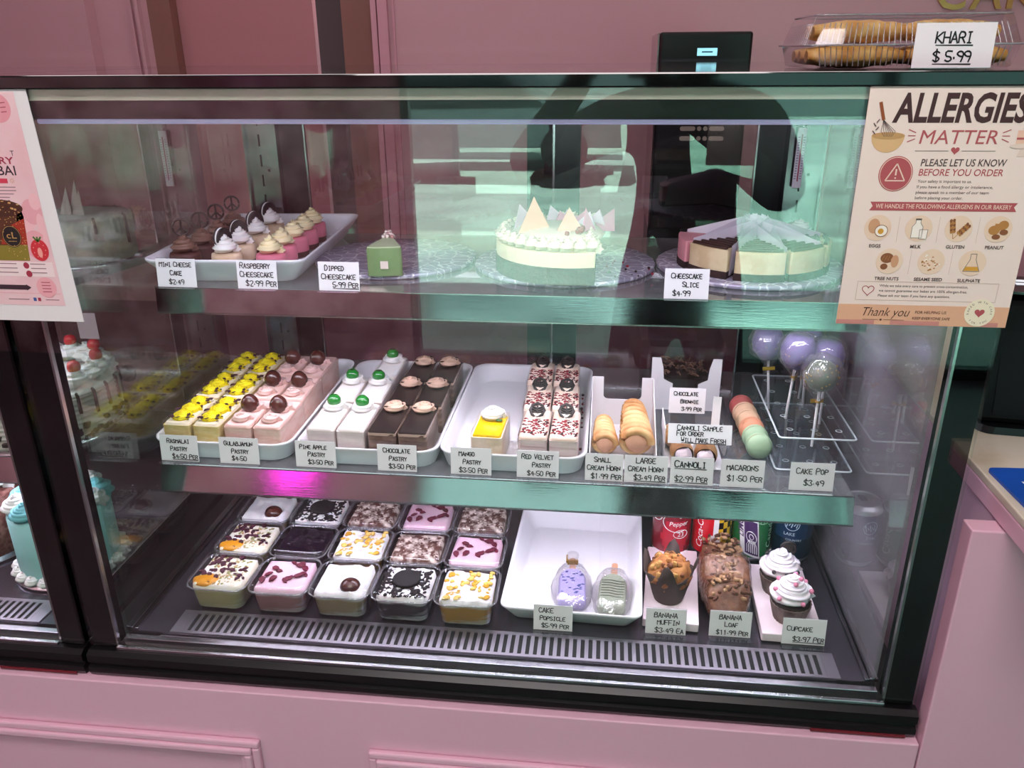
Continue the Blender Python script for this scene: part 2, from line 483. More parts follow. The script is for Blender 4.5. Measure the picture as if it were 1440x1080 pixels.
# ------------------------------------------------------------------ refrigerated display case
DECK = .0575
def build_case():
    c = root('display_case')
    b = MB()
    b.box(.004, 1.196, .004, .70, 0, .043)
    prof = [(-.002, 0), (-.010, .002), (-.013, .008), (-.013, .017), (-.008, .019), (-.008, .024), (-.012, .026), (-.012, .038), (-.004, .043), (.006, .043), (.006, 0)]
    b.loft([[(x, y, z) for y, z in prof] for x in (.002, 1.198)], True, True, 0, False)
    part('base', b, [black], c)
    b = MB().box(1.06, 1.185, -.0145, -.0132, .003, .007); part('red_label_strip', b, M('dark_red', '6e1420', .5), c)
    part('sill_trim', MB().box(.046, 1.155, -.002, .004, .0432, .0485).box(.05, 1.15, .014, .024, .0432, .054).box(.1, 1.1, .024, .029, .0432, .0515), steel, c, .0006)
    part('front_glass', MB().box(.004, 1.196, 0, .005, .0487, .838), glass, c)
    for x0, x1, xs in ((.006, .0425, .0427), (1.1575, 1.194, 1.1543)):
        p = part('post', MB().box(x0, x1, .0055, .03, .0435, .838), blackgloss, c)
        part('edge_trim', MB().box(xs, xs+.003, .0055, .012, .0435, .838), steel, p)
    part('header', MB().box(.046, 1.154, .0055, .028, .806, .8255), black, c)
    part('light_trim', MB().box(.046, 1.154, .0055, .009, .826, .838), M('cream_trim', 'd8cfc6', .4), c)
    part('top_panel', MB().box(0, 1.2, -.004, .72, .8385, .853), M('top_gloss', '0a0d0c', .05, coat=.5), c, .0015)
    part('lid_liner', MB().box(.055, 1.145, .032, .655, .828, .838), M('liner_grey', '9c97a0', .35), c)
    for x in (.0485, 1.1465):
        part('side_glass', MB().box(x, x+.005, .0305, .655, .062, .827), sideglass if x < .5 else clear('right_side_glass', 'eef1f0', .07, 0.0, haze=.30, hazecol='b3adb6'), c)
        q = -1 if x > .5 else 1
        part('side_channel', MB().box(x-.003, x+.008, .0305, .655, .0558, .0618).box(x+q*.010, x+q*.010+.006, .0305, .655, .0558, .060), colsteel, c, .0008)
    part('deck', MB().box(.049, 1.151, .0305, .655, .0435, .0555), darksteel, c)
    b = MB().box(.115, 1.105, .0310, .036, .0556, .0575).box(.115, 1.105, .0766, .0835, .0556, .0575)
    n = 82
    for i in range(n+1):
        x = .137+(1.084-.137)*i/n
        b.box(x-.0028, x+.0028, .036, .0766, .0556, .0575)
    b.box(.115, .134, .036, .0766, .0556, .0575).box(1.087, 1.105, .036, .0766, .0556, .0575)
    b.box(.118, 1.102, .034, .08, .0553, .0558, 1)
    part('air_grille', b, [grillesteel, blackmat], c)
    # rear steel columns with slots for the shelf brackets
    for x0, x1, xs in ((.056, .122, .085), (1.078, 1.144, 1.105)):
        b = MB().box(x0, x1, .655, .70, .044, .827)
        b.box(x0, x0+.004, .648, .655, .06, .82).box(x1-.004, x1, .648, .655, .06, .82)
        z = .10
        while z < .80:
            b.box(xs-.0016, xs+.0016, .6544, .6552, z, z+.022, 1); z += .038
        for z in (.14, .33, .50, .66, .76): b.lathe([(.0035, 0), (.002, .001)], 10, (0, 0, 0), 1) if False else b.box(xs+.012, xs+.0165, .6543, .6552, z, z+.0045, 1)
        part('shelf_column', b, [colsteel, blackmat], c)
    part('rear_rail', MB().box(.122, 1.078, .66, .70, .785, .827), black, c)
    part('rear_sill', MB().box(.122, 1.078, .66, .70, .044, .085), black, c)
    for x0, x1, y in ((.122, .704, .667), (.602, 1.078, .686)):
        t = .048
        b = MB().box(x0, x0+t, y, y+.014, .086, .784).box(x1-t, x1, y, y+.014, .086, .784)
        b.box(x0+t, x1-t, y, y+.014, .754, .784).box(x0+t, x1-t, y, y+.014, .086, .12)
        d = part('rear_door', b, black, c)
        part('door_pane', MB().box(x0+t, x1-t, y+.004, y+.009, .12, .754), clear('door_glass', 'e9e4e6', .08, 0.0), d)
        for xe in (x0+t, x1-t-.003): part('door_edge', MB().box(xe, xe+.003, y-.001, y, .12, .754), steel, d)
    t = part('light_tube', MB().tube([(.07, .046, .8005), (1.13, .046, .8005)], .0032, 10), M('led_strip_dim', 'd9ccff', .5, emit=.28), c)
    part('light_housing', MB().box(.065, 1.135, .030, .062, .804, .8275), M('housing_dark', '1a181c', .5), c)
    area('case_top_light', (.6, .056, .794), (.6, .30, .40), 1.06, .02, 2.9, (.88, .79, 1.0), c)
    return c

def build_shelf(y0, z, tilt, drop, power, yb=.64):
    """glass shelf on two steel arms with a tilted steel rail along its front"""
    s = root('display_shelf')
    part('shelf_glass', MB().box(.078, 1.122, y0+.001, yb, z-.005, z), shelfglass, s)
    d = (-math.sin(tilt), -math.cos(tilt))
    a = (y0, z+.0008); e = (y0+d[0]*drop, z+d[1]*drop)
    b = MB()
    prof = [a, e, (e[0]+.010, e[1]-.001), (e[0]+.010, e[1]+.001), (e[0]+.0016, e[1]+.002), (a[0]+.0016, a[1]-.007), (a[0]+.012, a[1]-.007), (a[0]+.012, a[1]-.0062), (a[0]+.001, a[1]-.0062)]
    b.loft([[(x, yy, zz) for yy, zz in prof[:6]] for x in (.078, 1.122)], True, True, 0, False)
    part('price_rail', b, rail_steel, s)
    part('rail_edge', MB().box(.078, 1.122, y0-.0012, y0+.0006, z+.0009, z+.0024).box(.078, 1.122, e[0]-.001, e[0]+.001, e[1]-.0025, e[1]-.0003), steel, s)
    for x in (.082, 1.112):
        b = MB().loft([[(xx, y0+.02, z-.006), (xx, y0+.02, z-.012), (xx, .6535, z-.04), (xx, .6535, z-.006)] for xx in (x, x+.005)], True, True, 0, False)
        part('shelf_arm', b, colsteel, s)
    part('light_tube', MB().tube([(.10, y0+.022, z-.014), (1.10, y0+.022, z-.014)], .005, 8), led, s)
    area('shelf_light', (.6, y0+.03, z-.022), (.6, y0+.075, z-.30), 1.0, .012, power, (.88, .79, 1.0), s)
    return s

S1, S2 = .545, .279
case = build_case()
tag(case, 'black framed glass bakery case in the middle, full of pastries and dessert tubs', 'display case')
sh1 = build_shelf(.22, S1, .13, .036, 2.0); tag(sh1, 'upper glass shelf holding cheesecakes, steel rail along its front', 'shelf')
sh2 = build_shelf(.15, S2, .36, .039, 2.15); tag(sh2, 'lower glass shelf holding the pastry trays, steel rail along its front', 'shelf')
OFF = -1.204
for o, lab, cat in ((case, 'second black framed bakery case cut off at the left edge, holding whole cakes', 'display case'),
                    (sh1, 'upper glass shelf of the left case, under the marbled cake', 'shelf'),
                    (sh2, 'lower glass shelf of the left case, under the white cherry cake', 'shelf')):
    c = copy_tree(o); c.location.x = OFF; tag(c, lab, cat)
    for ch in c.children:
        if ch.name.startswith('side_glass'): ch.material_slots[0].link = 'OBJECT'; ch.material_slots[0].material = sideglass
# ------------------------------------------------------------------ trays
def tray_builder(w, d, h, flare, r=.018, lip=.006):
    def f():
        o = root('serving_tray')
        b = MB(); t = .003
        wb, db = w-2*flare, d-2*flare
        b.rrect([(wb*.97, db*.97, 0), (wb, db, .003), (w-.004, d-.004, h-.006), (w, d, h-.003), (w, d, h), (w-.004, d-.004, h), (w-2*lip, d-2*lip, h-.003),
                 (wb-.004, db-.004, .0065), (wb-.016, db-.016, .004)], r, 5)
        part('tray', b, whitetray, o)
        return o
    return f
place('tray1', tray_builder(.250, .385, .040, .024), 'white flared serving tray of mini cheesecakes on the upper shelf', 'tray', (.168, .432, S1+.0003), .06)
TZ2 = S2+.0003
place('tray2', tray_builder(.226, .384, .034, .008, .028), 'white tray holding yellow and pink pastries at the left of the lower shelf', 'tray', (.1665, .360, TZ2), .006, 'white trays on the lower shelf')
place('tray2', None, 'white tray holding white cherry-topped and dark chocolate pastries', 'tray', (.3995, .360, TZ2), .0, 'white trays on the lower shelf')
place('tray2', None, 'white mostly empty tray with one mango pastry and red velvet pastries', 'tray', (.6275, .361, TZ2), -.005, 'white trays on the lower shelf')
place('tray3', tray_builder(.216, .300, .033, .016, .014), 'large white tray with two wrapped cake popsicles on the case floor', 'tray', (.727, .246, DECK+.0004), -.03)

# ------------------------------------------------------------------ mini cheesecakes on the upper shelf
def mini(kind):
    def f():
        o = root('mini_cheesecake')
        base = {'choc': M('choc_cheesecake', '4a261f', .6, bump=.3, bscale=150), 'white': M('vanilla_cheesecake', 'ead2b4', .6, bump=.2, bscale=150, col2='dcbb98', nscale=60),
                'pink': M('raspberry_cheesecake', 'd9788d', .5, bump=.2, bscale=120)}[kind]
        part('crust', MB().lathe([(.0225, 0), (.0232, .009)], 24), M('biscuit_crust', '4b2a22', .8, bump=.5, bscale=200), o)
        part('filling', MB().lathe([(.0232, .0092), (.0236, .028), (.0225, .0325), (.018, .0335)], 28), base, o)
        cr = {'choc': choccream, 'white': cream, 'pink': creamy}[kind]
        part('cream_swirl', swirl(MB(), (0, 0, .0325), .0150, .027, 3.3, .0066, .0022), cr, o)
        if kind == 'choc':
            b = MB(); R = .0125; cz = .072
            ring = [(R*math.cos(i*PI/12), 0, cz+R*math.sin(i*PI/12)) for i in range(25)]
            b.tube(ring, .0019, 6)
            b.tube([(0, 0, cz+R), (0, 0, cz-R-.014)], .0018, 6)
            for s in (-1, 1): b.tube([(0, 0, cz), (s*R*.72, 0, cz-R*.72)], .0017, 6)
            part('peace_sign_topper', b, choc, o)
        if kind == 'white':
            b = MB()
            for y0, y1, mi in ((-.0055, -.002, 0), (-.002, .002, 1), (.002, .0055, 0)):
                pr = [(.015*math.cos(i*PI/14), .052+.019*math.sin(i*PI/14)) for i in range(15)]
                pr += [(-.012, .045), (.012, .045)]
                b.loft([[(x*(1 if mi == 0 else .94), y, z*1.0) for x, z in pr] for y in (y0, y1)], True, True, mi, False)
            ck = part('cookie_half', b, [M('black_cookie', '1b1516', .8, bump=.6, bscale=300), cream], o)
            ck.rotation_euler = (0, 0, .9); ck.location = (-.004, .006, 0)
        return o
    return f
pos = ['at the front of', 'second from the front in', 'third from the front in', 'at the back of']
for i, (x, y) in enumerate([(.098, .288), (.100, .346), (.094, .418), (.085, .502)]):
    place('mini_choc', mini('choc'), 'chocolate mini cheesecake with peace sign topper %s the left row' % pos[i], 'cheesecake', (x, y, S1+.0075), [.5, .35, .4, .3][i], 'chocolate mini cheesecakes')
for i, (x, y) in enumerate([(.166, .289), (.162, .352), (.158, .430), (.147, .520)]):
    place('mini_white', mini('white'), 'vanilla mini cheesecake with half a cookie %s the middle row' % pos[i], 'cheesecake', (x, y, S1+.0075), [.3, 0, .1, .2][i], 'vanilla mini cheesecakes')
pos = ['at the front of', 'second in', 'third in', 'fourth in', 'at the back of']
for i, (x, y) in enumerate([(.238, .290), (.233, .350), (.229, .415), (.226, .474), (.220, .535)]):
    place('mini_pink', mini('pink'), 'pink mini cheesecake with ivory cream swirl %s the right row' % pos[i], 'cheesecake', (x, y, S1+.0075), i*.7, 'pink mini cheesecakes')

# ------------------------------------------------------------------ silver cake boards and cheesecakes
foil = M('embossed_foil', 'c9c2d6', .30, .35)
nt = foil.node_tree; tc = nt.nodes.new('ShaderNodeTexCoord'); pb_ = nt.nodes['Principled BSDF']
vo = nt.nodes.new('ShaderNodeTexVoronoi'); vo.feature = 'DISTANCE_TO_EDGE'; vo.inputs['Scale'].default_value = 48
wv = nt.nodes.new('ShaderNodeTexNoise'); wv.inputs['Scale'].default_value = 95; wv.inputs['Detail'].default_value = 3
mxv = nt.nodes.new('ShaderNodeMath'); mxv.operation = 'MULTIPLY_ADD'; mxv.inputs[1].default_value = .22
cr_ = nt.nodes.new('ShaderNodeValToRGB'); cr_.color_ramp.elements[0].position = .125; cr_.color_ramp.elements[1].position = .19
cr_.color_ramp.elements[0].color = lin('fbf8ff')+(1,); cr_.color_ramp.elements[1].color = lin('b3acc2')+(1,)
bp = nt.nodes.new('ShaderNodeBump'); bp.inputs['Strength'].default_value = .8; bp.inputs['Distance'].default_value = .004
nt.links.new(tc.outputs['Object'], vo.inputs['Vector']); nt.links.new(tc.outputs['Object'], wv.inputs['Vector'])
nt.links.new(wv.outputs['Fac'], mxv.inputs[0]); nt.links.new(vo.outputs['Distance'], mxv.inputs[2])
nt.links.new(mxv.outputs[0], cr_.inputs[0]); nt.links.new(cr_.outputs[0], pb_.inputs['Base Color'])
nt.links.new(mxv.outputs[0], bp.inputs['Height']); nt.links.new(bp.outputs[0], pb_.inputs['Normal'])
def board(R):
    def f():
        o = root('cake_board')
        part('board', MB().lathe([(R-.002, 0), (R, .001), (R, .0062), (R-.0015, .0072), (R*.5, .0073), (.001, .0073)], 64, lobes=32, amp=.004), foil, o)
        return o
    return f
place('board_s', board(.136), 'silver foil cake board under the green dipped cheesecake slice', 'cake board', (.402, .428, S1+.0003), 0, 'silver cake boards')
place('board_l', board(.148), 'silver foil cake board under the white half cheesecake', 'cake board', (.690, .416, S1+.0003), 0, 'silver cake boards')
place('board_l', None, 'silver foil cake board under the striped cheesecake slices', 'cake board', (.989, .425, S1+.0003), .3, 'silver cake boards')
BZ = S1+.0003+.0076

def wedge(mb, R, a0, a1, z0, z1, mi=0, n=10, r_in=.0, rough=0, seed=0):
    pts = [(r_in*math.cos((a0+a1)/2), r_in*math.sin((a0+a1)/2))] + [(R*math.cos(a0+(a1-a0)*i/n), R*math.sin(a0+(a1-a0)*i/n)) for i in range(n+1)]
    return mb.prism(pts, z0, z1, mi)

t = thing('cheesecake_slice', 'green dipped cheesecake slice with crumbs at its tip, alone on a silver board', 'cheesecake', (.404, .385, BZ), .15)
dg = M('pistachio_coating', '7f9a66', .35); dl = M('pistachio_top', 'b9c9a0', .4)
b = MB(); R = .098; A0, A1 = -PI/2-.29, -PI/2+.29
wedge(b, R, A0, A1, 0, .043); part('coated_body', b, dg, t, .004)
b = MB(); wedge(b, R*.985, A0+.02, A1-.02, .0432, .0455, 0); part('coated_top', b, dl, t, .001)
b = MB(); rn = random.Random(3)
for k in range(26):
    r = rn.uniform(.004, .034); a = rn.uniform(A0, A1); b.blob((r*math.cos(a), r*math.sin(a), .0475+rn.uniform(0, .007)*(1-r/.034)), .0035, 6, 4, .3, 2, k, k % 2)
part('crumb_topping', b, [M('crumb_white', 'efe2d8', .8), M('crumb_rose', 'b98a86', .8)], t)
b = MB().box(-.006, .006, -R-.0025, -R-.0008, .012, .024); part('chocolate_tile', b, M('tile_pinkwhite', 'f0d9cf', .4), t).rotation_euler = (0, 0, 0)

t = thing('half_cheesecake', 'half of a white cheesecake on dark crust with pale chocolate shards on top', 'cheesecake', (.700, .372, BZ))
R = .118; xc = .042
def halfdisc(R, xc, n=36):
    a = math.acos(xc/R)
    return [(R*math.cos(a+(2*PI-2*a)*i/n), R*math.sin(a+(2*PI-2*a)*i/n)) for i in range(n+1)]
part('crust', MB().prism(halfdisc(R, xc), 0, .026), M('dark_crust', '2c1a18', .85, bump=.6, bscale=160, col2='3d2521', nscale=90), t)
part('filling', MB().prism(halfdisc(R*.99, xc), .0262, .048), M('cheesecake_filling', 'f0dfb8', .55, bump=.2, bscale=120, sss=.1), t, .002)
b = MB(); hd = halfdisc(R*.90, xc-.004, 22)
for i, (x, y) in enumerate(hd): swirl(b, (x, y, .046), .0075, .022, 2.0, .0075, .0025)
for i in range(9): swirl(b, (xc-.010, -.088+i*.022, .046), .0075, .022, 2.0, .0075, .0025)
b.blob((-.02, 0, .055), (.075, .085, .014), 20, 8, .12, 5, 3)
part('cream_piping', b, M('cake_cream', 'efe0c8', .55, bump=.4, bscale=90, sss=.1), t)
b = MB(); rn = random.Random(5)
def shard(b, c, ang, lean, s, mi, h=.055):
    ca, sa = math.cos(ang), math.sin(ang)
    tri = [(-s*.55, 0), (s*.6, .004), (s*.05, h)]
    q = []
    for off in (-.0008, .0008):
        q.append([(c[0]+u*ca-(off+v_*lean)*sa, c[1]+u*sa+(off+v_*lean)*ca, c[2]+v_) for u, v_ in tri])
    b.loft(q, True, True, mi, False)
shard(b, (-.055, -.03, .052), .35, .15, .052, 0, .062)
shard(b, (.000, -.045, .050), .2, .3, .05, 0, .050)
shard(b, (-.07, .01, .054), .8, .5, .05, 1, .04)
for i in range(8): shard(b, (-.02+i*.009, .02+rn.uniform(-.02, .03), .054), rn.uniform(-.9, .9), rn.uniform(.5, 1.6), .045, 1+i % 2, rn.uniform(.022, .032))
shard(b, (.030, -.03, .056), .9, .2, .03, 2, .042)
part('chocolate_shards', b, [M('blond_chocolate', 'e2b08c', .4), M('white_chocolate', 'efd6de', .4), M('pink_chocolate', 'e59db3', .4)], t)
b = MB(); [b.blob((.018+rn.uniform(-.006, .006), -.05+rn.uniform(-.006, .006), .066+rn.uniform(0, .006)), .0045, 7, 5, .2, 3, k) for k in range(8)]
b.blob((-.002, -.062, .066), .004, 7, 5, .2, 3, 9)
part('berry', b, M('raspberry_red', '8e1226', .35), t)
b = MB(); rn = random.Random(8)
for k in range(14): b.blob((.055+rn.uniform(0, .075), rn.uniform(-.075, .03), .0012), rn.uniform(.001, .0028), 6, 4, .3, 3, k, k % 2)
cr = part('crumbs', b, [M('crumb_red', '9c2b3c', .8), choc], None, loc=(.700, .385, BZ-.0002)); tag(cr, 'red and dark crumbs scattered on the silver board beside the half cheesecake', 'crumbs'); cr['kind'] = 'stuff'

stripe = M('choc_stripe', '3a2019', .4)
parch = clear('parchment', 'e9e2ec', .05, .3, haze=.62, hazecol='efe8f0')
crust2 = M('dark_crust', None or '2c1a18')
def slice_b(kind):
    def f():
        o = root('cheesecake_slice'); R = .112; h = .34
        A0, A1 = -PI/2-h, -PI/2+h
        part('crust', wedge(MB(), R, A0, A1, 0, .011), crust2, o)
        fm = {'stripe': M('baked_filling', 'd9bd93', .6, bump=.4, bscale=110, col2='e6cfa8', nscale=50), 'pink': M('strawberry_filling', 'e79ba2', .6, bump=.4, bscale=110),
              'cream': M('cream_filling', 'efe3c6', .6, bump=.3, bscale=110)}[kind]
        part('filling', wedge(MB(), R*.995, A0, A1, .0112, .044), fm, o, .0025)
        if kind == 'stripe':
            b = MB()
            for k in range(6):
                r = .104-.014*k; ww = math.tan(h)*r*.86
                b.tube([(-ww, -r*.97, .0452), (0, -r*1.0, .0458), (ww, -r*.97, .0452)], .0036, 6)
            b.prism([(0, -.012), (-.028, -.09), (.028, -.09)], .0442, .0452)
            part('chocolate_stripes', b, stripe, o)
        elif kind == 'cream':
            part('cream_swirl', swirl(MB(), (0, -.085, .043), .012, .018, 2, .008, .003), cream, o)
        b = MB()
        for s in (-1, 1):
            a = -PI/2+s*(h+.012)
            q0 = (.104*math.cos(a), .104*math.sin(a)); q1 = (.006*math.cos(a), .006*math.sin(a))
            pts = [(q0[0], q0[1], .004), (q0[0]*.96, q0[1]*.96, .049), (q1[0]+s*.016, q1[1]+.018, .078), (q1[0], q1[1]+.010, .004)]
            b.add(pts+[(p[0]+.0005, p[1]+.0005, p[2]) for p in pts], [(0, 1, 2, 3), (7, 6, 5, 4)], 0, False)
        part('paper_liner', b, parch, o)
        return o
    return f
C3 = (.992, .416)
sl = [(-.80, 'stripe', 'striped cheesecake slice second from the left on the right board'), (-.06, 'stripe', 'striped cheesecake slice in the middle front of the right board'),
      (.64, 'stripe', 'striped cheesecake slice right of the middle on the right board'), (1.36, 'stripe', 'striped cheesecake slice furthest right on the right board')]
for a, k, lab in sl:
    place('slice_'+k, slice_b(k), lab, 'cheesecake', (C3[0]+.006*math.sin(a), C3[1]-.006*math.cos(a), BZ), a, 'cheesecake slices on the right board')
place('slice_pink', slice_b('pink'), 'pink strawberry cheesecake slice at the left end of the right board', 'cheesecake', (C3[0]+.007*math.sin(-1.52), C3[1]-.007*math.cos(-1.52), BZ), -1.52, 'cheesecake slices on the right board')
place('slice_cream', slice_b('cream'), 'pale cream cheesecake slice at the far right back of the board', 'cheesecake', (C3[0]+.007*math.sin(2.1), C3[1]-.007*math.cos(2.1), BZ), 2.1, 'cheesecake slices on the right board')

# ------------------------------------------------------------------ pastries on the lower shelf
collar = clear('acetate_collar', 'fbf7f4', .06, .05)
def block(mb, w, d, z0, z1, amp=.0012, seed=0, mi=0, r=.004):
    """a hand-cut block: slightly uneven sides, layers squeezed out here and there"""
    rings = []
    n = 9
    for k in range(n):
        z = z0+(z1-z0)*k/(n-1); ring = []
        base = rr(0, 0, w, d, r, z, 3)
        pts = []
        for a, b_ in zip(base, base[1:]+base[:1]):
            L = math.hypot(b_[0]-a[0], b_[1]-a[1]); m_ = max(1, int(L/.008))
            pts += [(a[0]+(b_[0]-a[0])*t/m_, a[1]+(b_[1]-a[1])*t/m_) for t in range(m_)]
        for x, y in pts:
            q = 1+amp*9*mnoise.noise(Vector((x*110+seed*7, y*110, z*160)))
            ring.append((x*q, y*(1+(q-1)*.5), z))
        rings.append(ring)
    return mb.loft(rings, True, True, mi, True)
def pastry(kind):
    def f():
        o = root('pastry')
        w, d, h = .0445, .104, .046
        if kind == 'rasmalai':
            part('cake', block(MB(), w, d, 0, h, .001, 1), M('rasmalai_sponge', 'd9c377', .7, bump=.5, bscale=90, col2='ebdfa8', nscale=30, stretch=(1, 1, 3)), o)
            b = MB()
            for y, s in ((-.028, 1), (.0, 1.05), (.030, 1)): swirl(b, (0, y, h-.001), .0115*s, .015, 3.0, .0056, .0022, 0, 6)
            part('yellow_cream', b, M('yellow_cream', 'f6df10', .5, bump=.4, bscale=140, sss=.1), o)
            part('cream_base', MB().rrect([(w-.002, d-.002, h), (w-.006, d-.006, h+.003)], .006), M('pale_cream', 'f0e3cb', .5, bump=.4, bscale=100), o)
            rn = random.Random(4); b = MB()
            petals(b, [(rn.uniform(-.019, .019), rn.uniform(-.048, .048)) for _ in range(20)], h+.008, .0050, 3)
            scatter_bits(b, w-.004, d-.006, h+.008, 34, 5, (.0012, .0026), (0, 1))
            part('rose_petals', b, [M('dried_rose', '3d1426', .7), M('pistachio_bit', '5b5a2a', .7)], o)
        elif kind == 'gulab':
            part('cake', block(MB(), w, d, 0, h, .0012, 2), M('pink_sponge', 'e9bfb4', .7, bump=.5, bscale=90, col2='f3d8cf', nscale=28, stretch=(1, 1, 3)), o)
            pc = M('pink_cream', 'edc4be', .55, bump=1.0, bscale=80, sss=.1)
            b = MB().rrect([(w-.001, d-.001, h-.004), (w-.001, d-.001, h+.002), (w-.008, d-.008, h+.004)], .006)
            swirl(b, (.0, -.030, h), .010, .013, 2.0, .007, .003); swirl(b, (.004, .012, h), .010, .010, 1.6, .0075, .004)
            part('pink_cream', b, pc, o)
            part('gulab_jamun', MB().blob((-.002, .008, h+.016), (.0145, .0145, .0155), 16, 12, .06, 2, 3), M('gulab_brown', '4a2019', .25, bump=.15, bscale=200, coat=.3), o)
        elif kind == 'pineapple':
            part('cake', block(MB(), w, d, 0, h, .001, 3), M('white_sponge', 'f1e8ea', .7, bump=.4, bscale=90, col2='e2d8dc', nscale=28, stretch=(1, 1, 3)), o)
            b = MB().rrect([(w-.001, d-.001, h-.004), (w-.001, d-.001, h+.002), (w-.01, d-.01, h+.005)], .006)
            swirl(b, (0, .022, h+.002), .012, .012, 2.0, .0085, .005)
            part('white_cream', b, cream, o)
            part('green_cherry', MB().lathe([(.001, -.0105), (.007, -.009), (.0112, -.002), (.0108, .004), (.006, .0092), (.001, .0085)], 18, (0, .022, h+.020)), M('green_cherry', '1f7a2c', .15, coat=.5), o)
        elif kind == 'chocolate':
            part('cake', block(MB(), w, d, 0, h, .0008, 4), M('cocoa_sponge', '8d7468', .7, bump=.5, bscale=90, col2='5d463d', nscale=26, stretch=(1, 1, 4)), o)
            part('side_cream', MB().rrect([(w, d, h-.003), (w, d, h+.001)], .003), M('mocha_cream', 'cdb4a8', .6, bump=.5, bscale=80), o)
            part('chocolate_glaze', MB().rrect([(w-.001, d-.001, h+.0012), (w-.002, d-.002, h+.003)], .003), M('choc_glaze', '2a211f', .3), o)
            b = MB(); swirl(b, (0, .034, h+.002), .0135, .015, 3.2, .0058, .0022)
            part('cream_rosette', b, M('beige_cream', 'd9b49f', .5, bump=.3, bscale=120), o)
            rn = random.Random(2); b = MB()
            for k in range(9): b.box(*(lambda x, y: (x, x+.007, y, y+.0016))(rn.uniform(-.016, .008), .034+rn.uniform(-.014, .014)), h+.012, h+.0136)
            part('chocolate_flakes', b, choc, o)
        elif kind == 'mango':
            d = .085
            part('cake', block(MB(), .048, d, 0, h, .001, 5), M('mango_sponge', 'f0e6d2', .7, bump=.5, bscale=90, col2='e6d6bb', nscale=30), o)
            part('mango_glaze', MB().rrect([(.044, d-.004, h), (.042, d-.006, h+.003)], .004), M('mango_glaze', 'f2c400', .18, coat=.4), o)
            b = MB(); swirl(b, (0, .025, h+.002), .0145, .021, 3.2, .0066, .0022); part('cream_swirl', b, cream, o)
            part('mint_leaf', MB().blob((.012, .010, h+.0065), (.006, .0035, .001), 10, 5), M('mint_green', '3c6a3a', .5), o)
        elif kind == 'velvet':
            part('cake', block(MB(), .043, d, 0, h, .001, 6), M('velvet_layers', 'b99a9a', .7, bump=.4, bscale=90, col2='e6d8d8', nscale=14, lo=.42, hi=.52, stretch=(.4, .4, 6)), o)
            b = MB().rrect([(.042, d-.001, h-.003), (.042, d-.001, h+.003), (.036, d-.007, h+.0055)], .005)
            b.blob((0, .024, h+.004), (.013, .013, .010), 14, 8, .1, 4)
            part('cream_top', b, M('ivory_frosting', 'f0d8c8', .55, bump=.8, bscale=80, sss=.1), o)
            b = MB()
            out = [(0, -.019), (.008, -.012), (.0115, 0), (.0085, .011), (0, .018), (-.0085, .011), (-.0115, 0), (-.008, -.012)]
            b.tube([(x, .024+y*.5, h+.016+y*.45) for x, y in out+out[:1]], .0025, 6)
            b.tube([(0, .024+.0075, h+.016+.0068), (0, .024-.008, h+.016-.0075)], .0015, 6)
            for v_ in (.006, 0, -.006):
                for s in (-1, 1): b.tube([(0, .024+v_*.5-.001, h+.016+v_*.45-.001), (s*.0092, .024+(v_+.004)*.5, h+.016+(v_+.004)*.45)], .0019, 5)
            part('chocolate_leaf', b, choc, o)
            b = MB(); scatter_bits(b, .040, d-.006, h+.0050, 120, 8, (.0012, .0034), (0, 0, 1), keep=lambda x, y: y < .014 and (y > -.042 or x > 0)); part('red_crumbs', b, [M('velvet_crumb', '8c1c2a', .8), M('velvet_dark', '41101a', .8)], o)
        # clear collar round the block
        b = MB(); ww = {'mango': .050, 'velvet': .0452}.get(kind, w+.0014); dd = d+.0014; zc = h+.006
        b.loft([rr(0, 0, ww, dd, .004, .0005, 3), rr(0, 0, ww, dd, .004, zc, 3)], False, False, 0, True)
        part('clear_collar', b, collar, o)
        return o
    return f
PZ = TZ2+.0068
ROW = ['front', 'middle', 'back']
yr = [.236, .344, .452]
def grid(key, xs, ys, lab, skew=0, skip=(), group=None, zj=0):
    for j, y in enumerate(ys):
        for i, x in enumerate(xs):
            if (i, j) in skip: continue
            place('p_'+key, pastry(key), lab % (ROW[j], 'left' if i == 0 else 'right'), 'pastry', (x+skew*(j-1), y, PZ), skew*1.2+.01*((i*3+j*5) % 3-1), group)
grid('rasmalai', (.0895, .1380), yr, 'rasmalai pastry with yellow cream and rose petals, %s row, %s of the pair', -.004, group='rasmalai pastries')
grid('gulab', (.1895, .2375), yr, 'pink pastry topped with a brown gulab jamun, %s row, %s of the pair', -.004, group='gulab jamun pastries')
grid('pineapple', (.3245, .3715), [.238, .352, .462], 'white cream pastry with green cherry, %s row, %s of the pair', -.003, ((0, 2),), 'pineapple pastries')
grid('chocolate', (.4270, .4745), [.236, .342, .448], 'dark glazed chocolate pastry with beige rosette, %s row, %s of the pair', .002, group='chocolate pastries')
place('p_mango', pastry('mango'), 'single mango pastry with yellow glaze and white cream swirl', 'pastry', (.588, .228, PZ), -.03)
grid('velvet', (.6540, .7000), [.237, .345, .453], 'red velvet pastry with chocolate leaf and red crumbs, %s row, %s of the pair', -.004, group='red velvet pastries')
b = MB(); rn = random.Random(12)
for k in range(16): b.blob((rn.uniform(-.002, .002), rn.uniform(-.12, .12), .001), rn.uniform(.001, .003), 6, 4, .3, 3, k, k % 2)
cr = part('crumbs', b, [M('velvet_crumb', '8c1c2a'), M('velvet_dark', '41101a')], None, loc=(.7265, .36, PZ-.0014)); tag(cr, 'red velvet crumbs fallen along the right side of the tray', 'crumbs'); cr['kind'] = 'stuff'
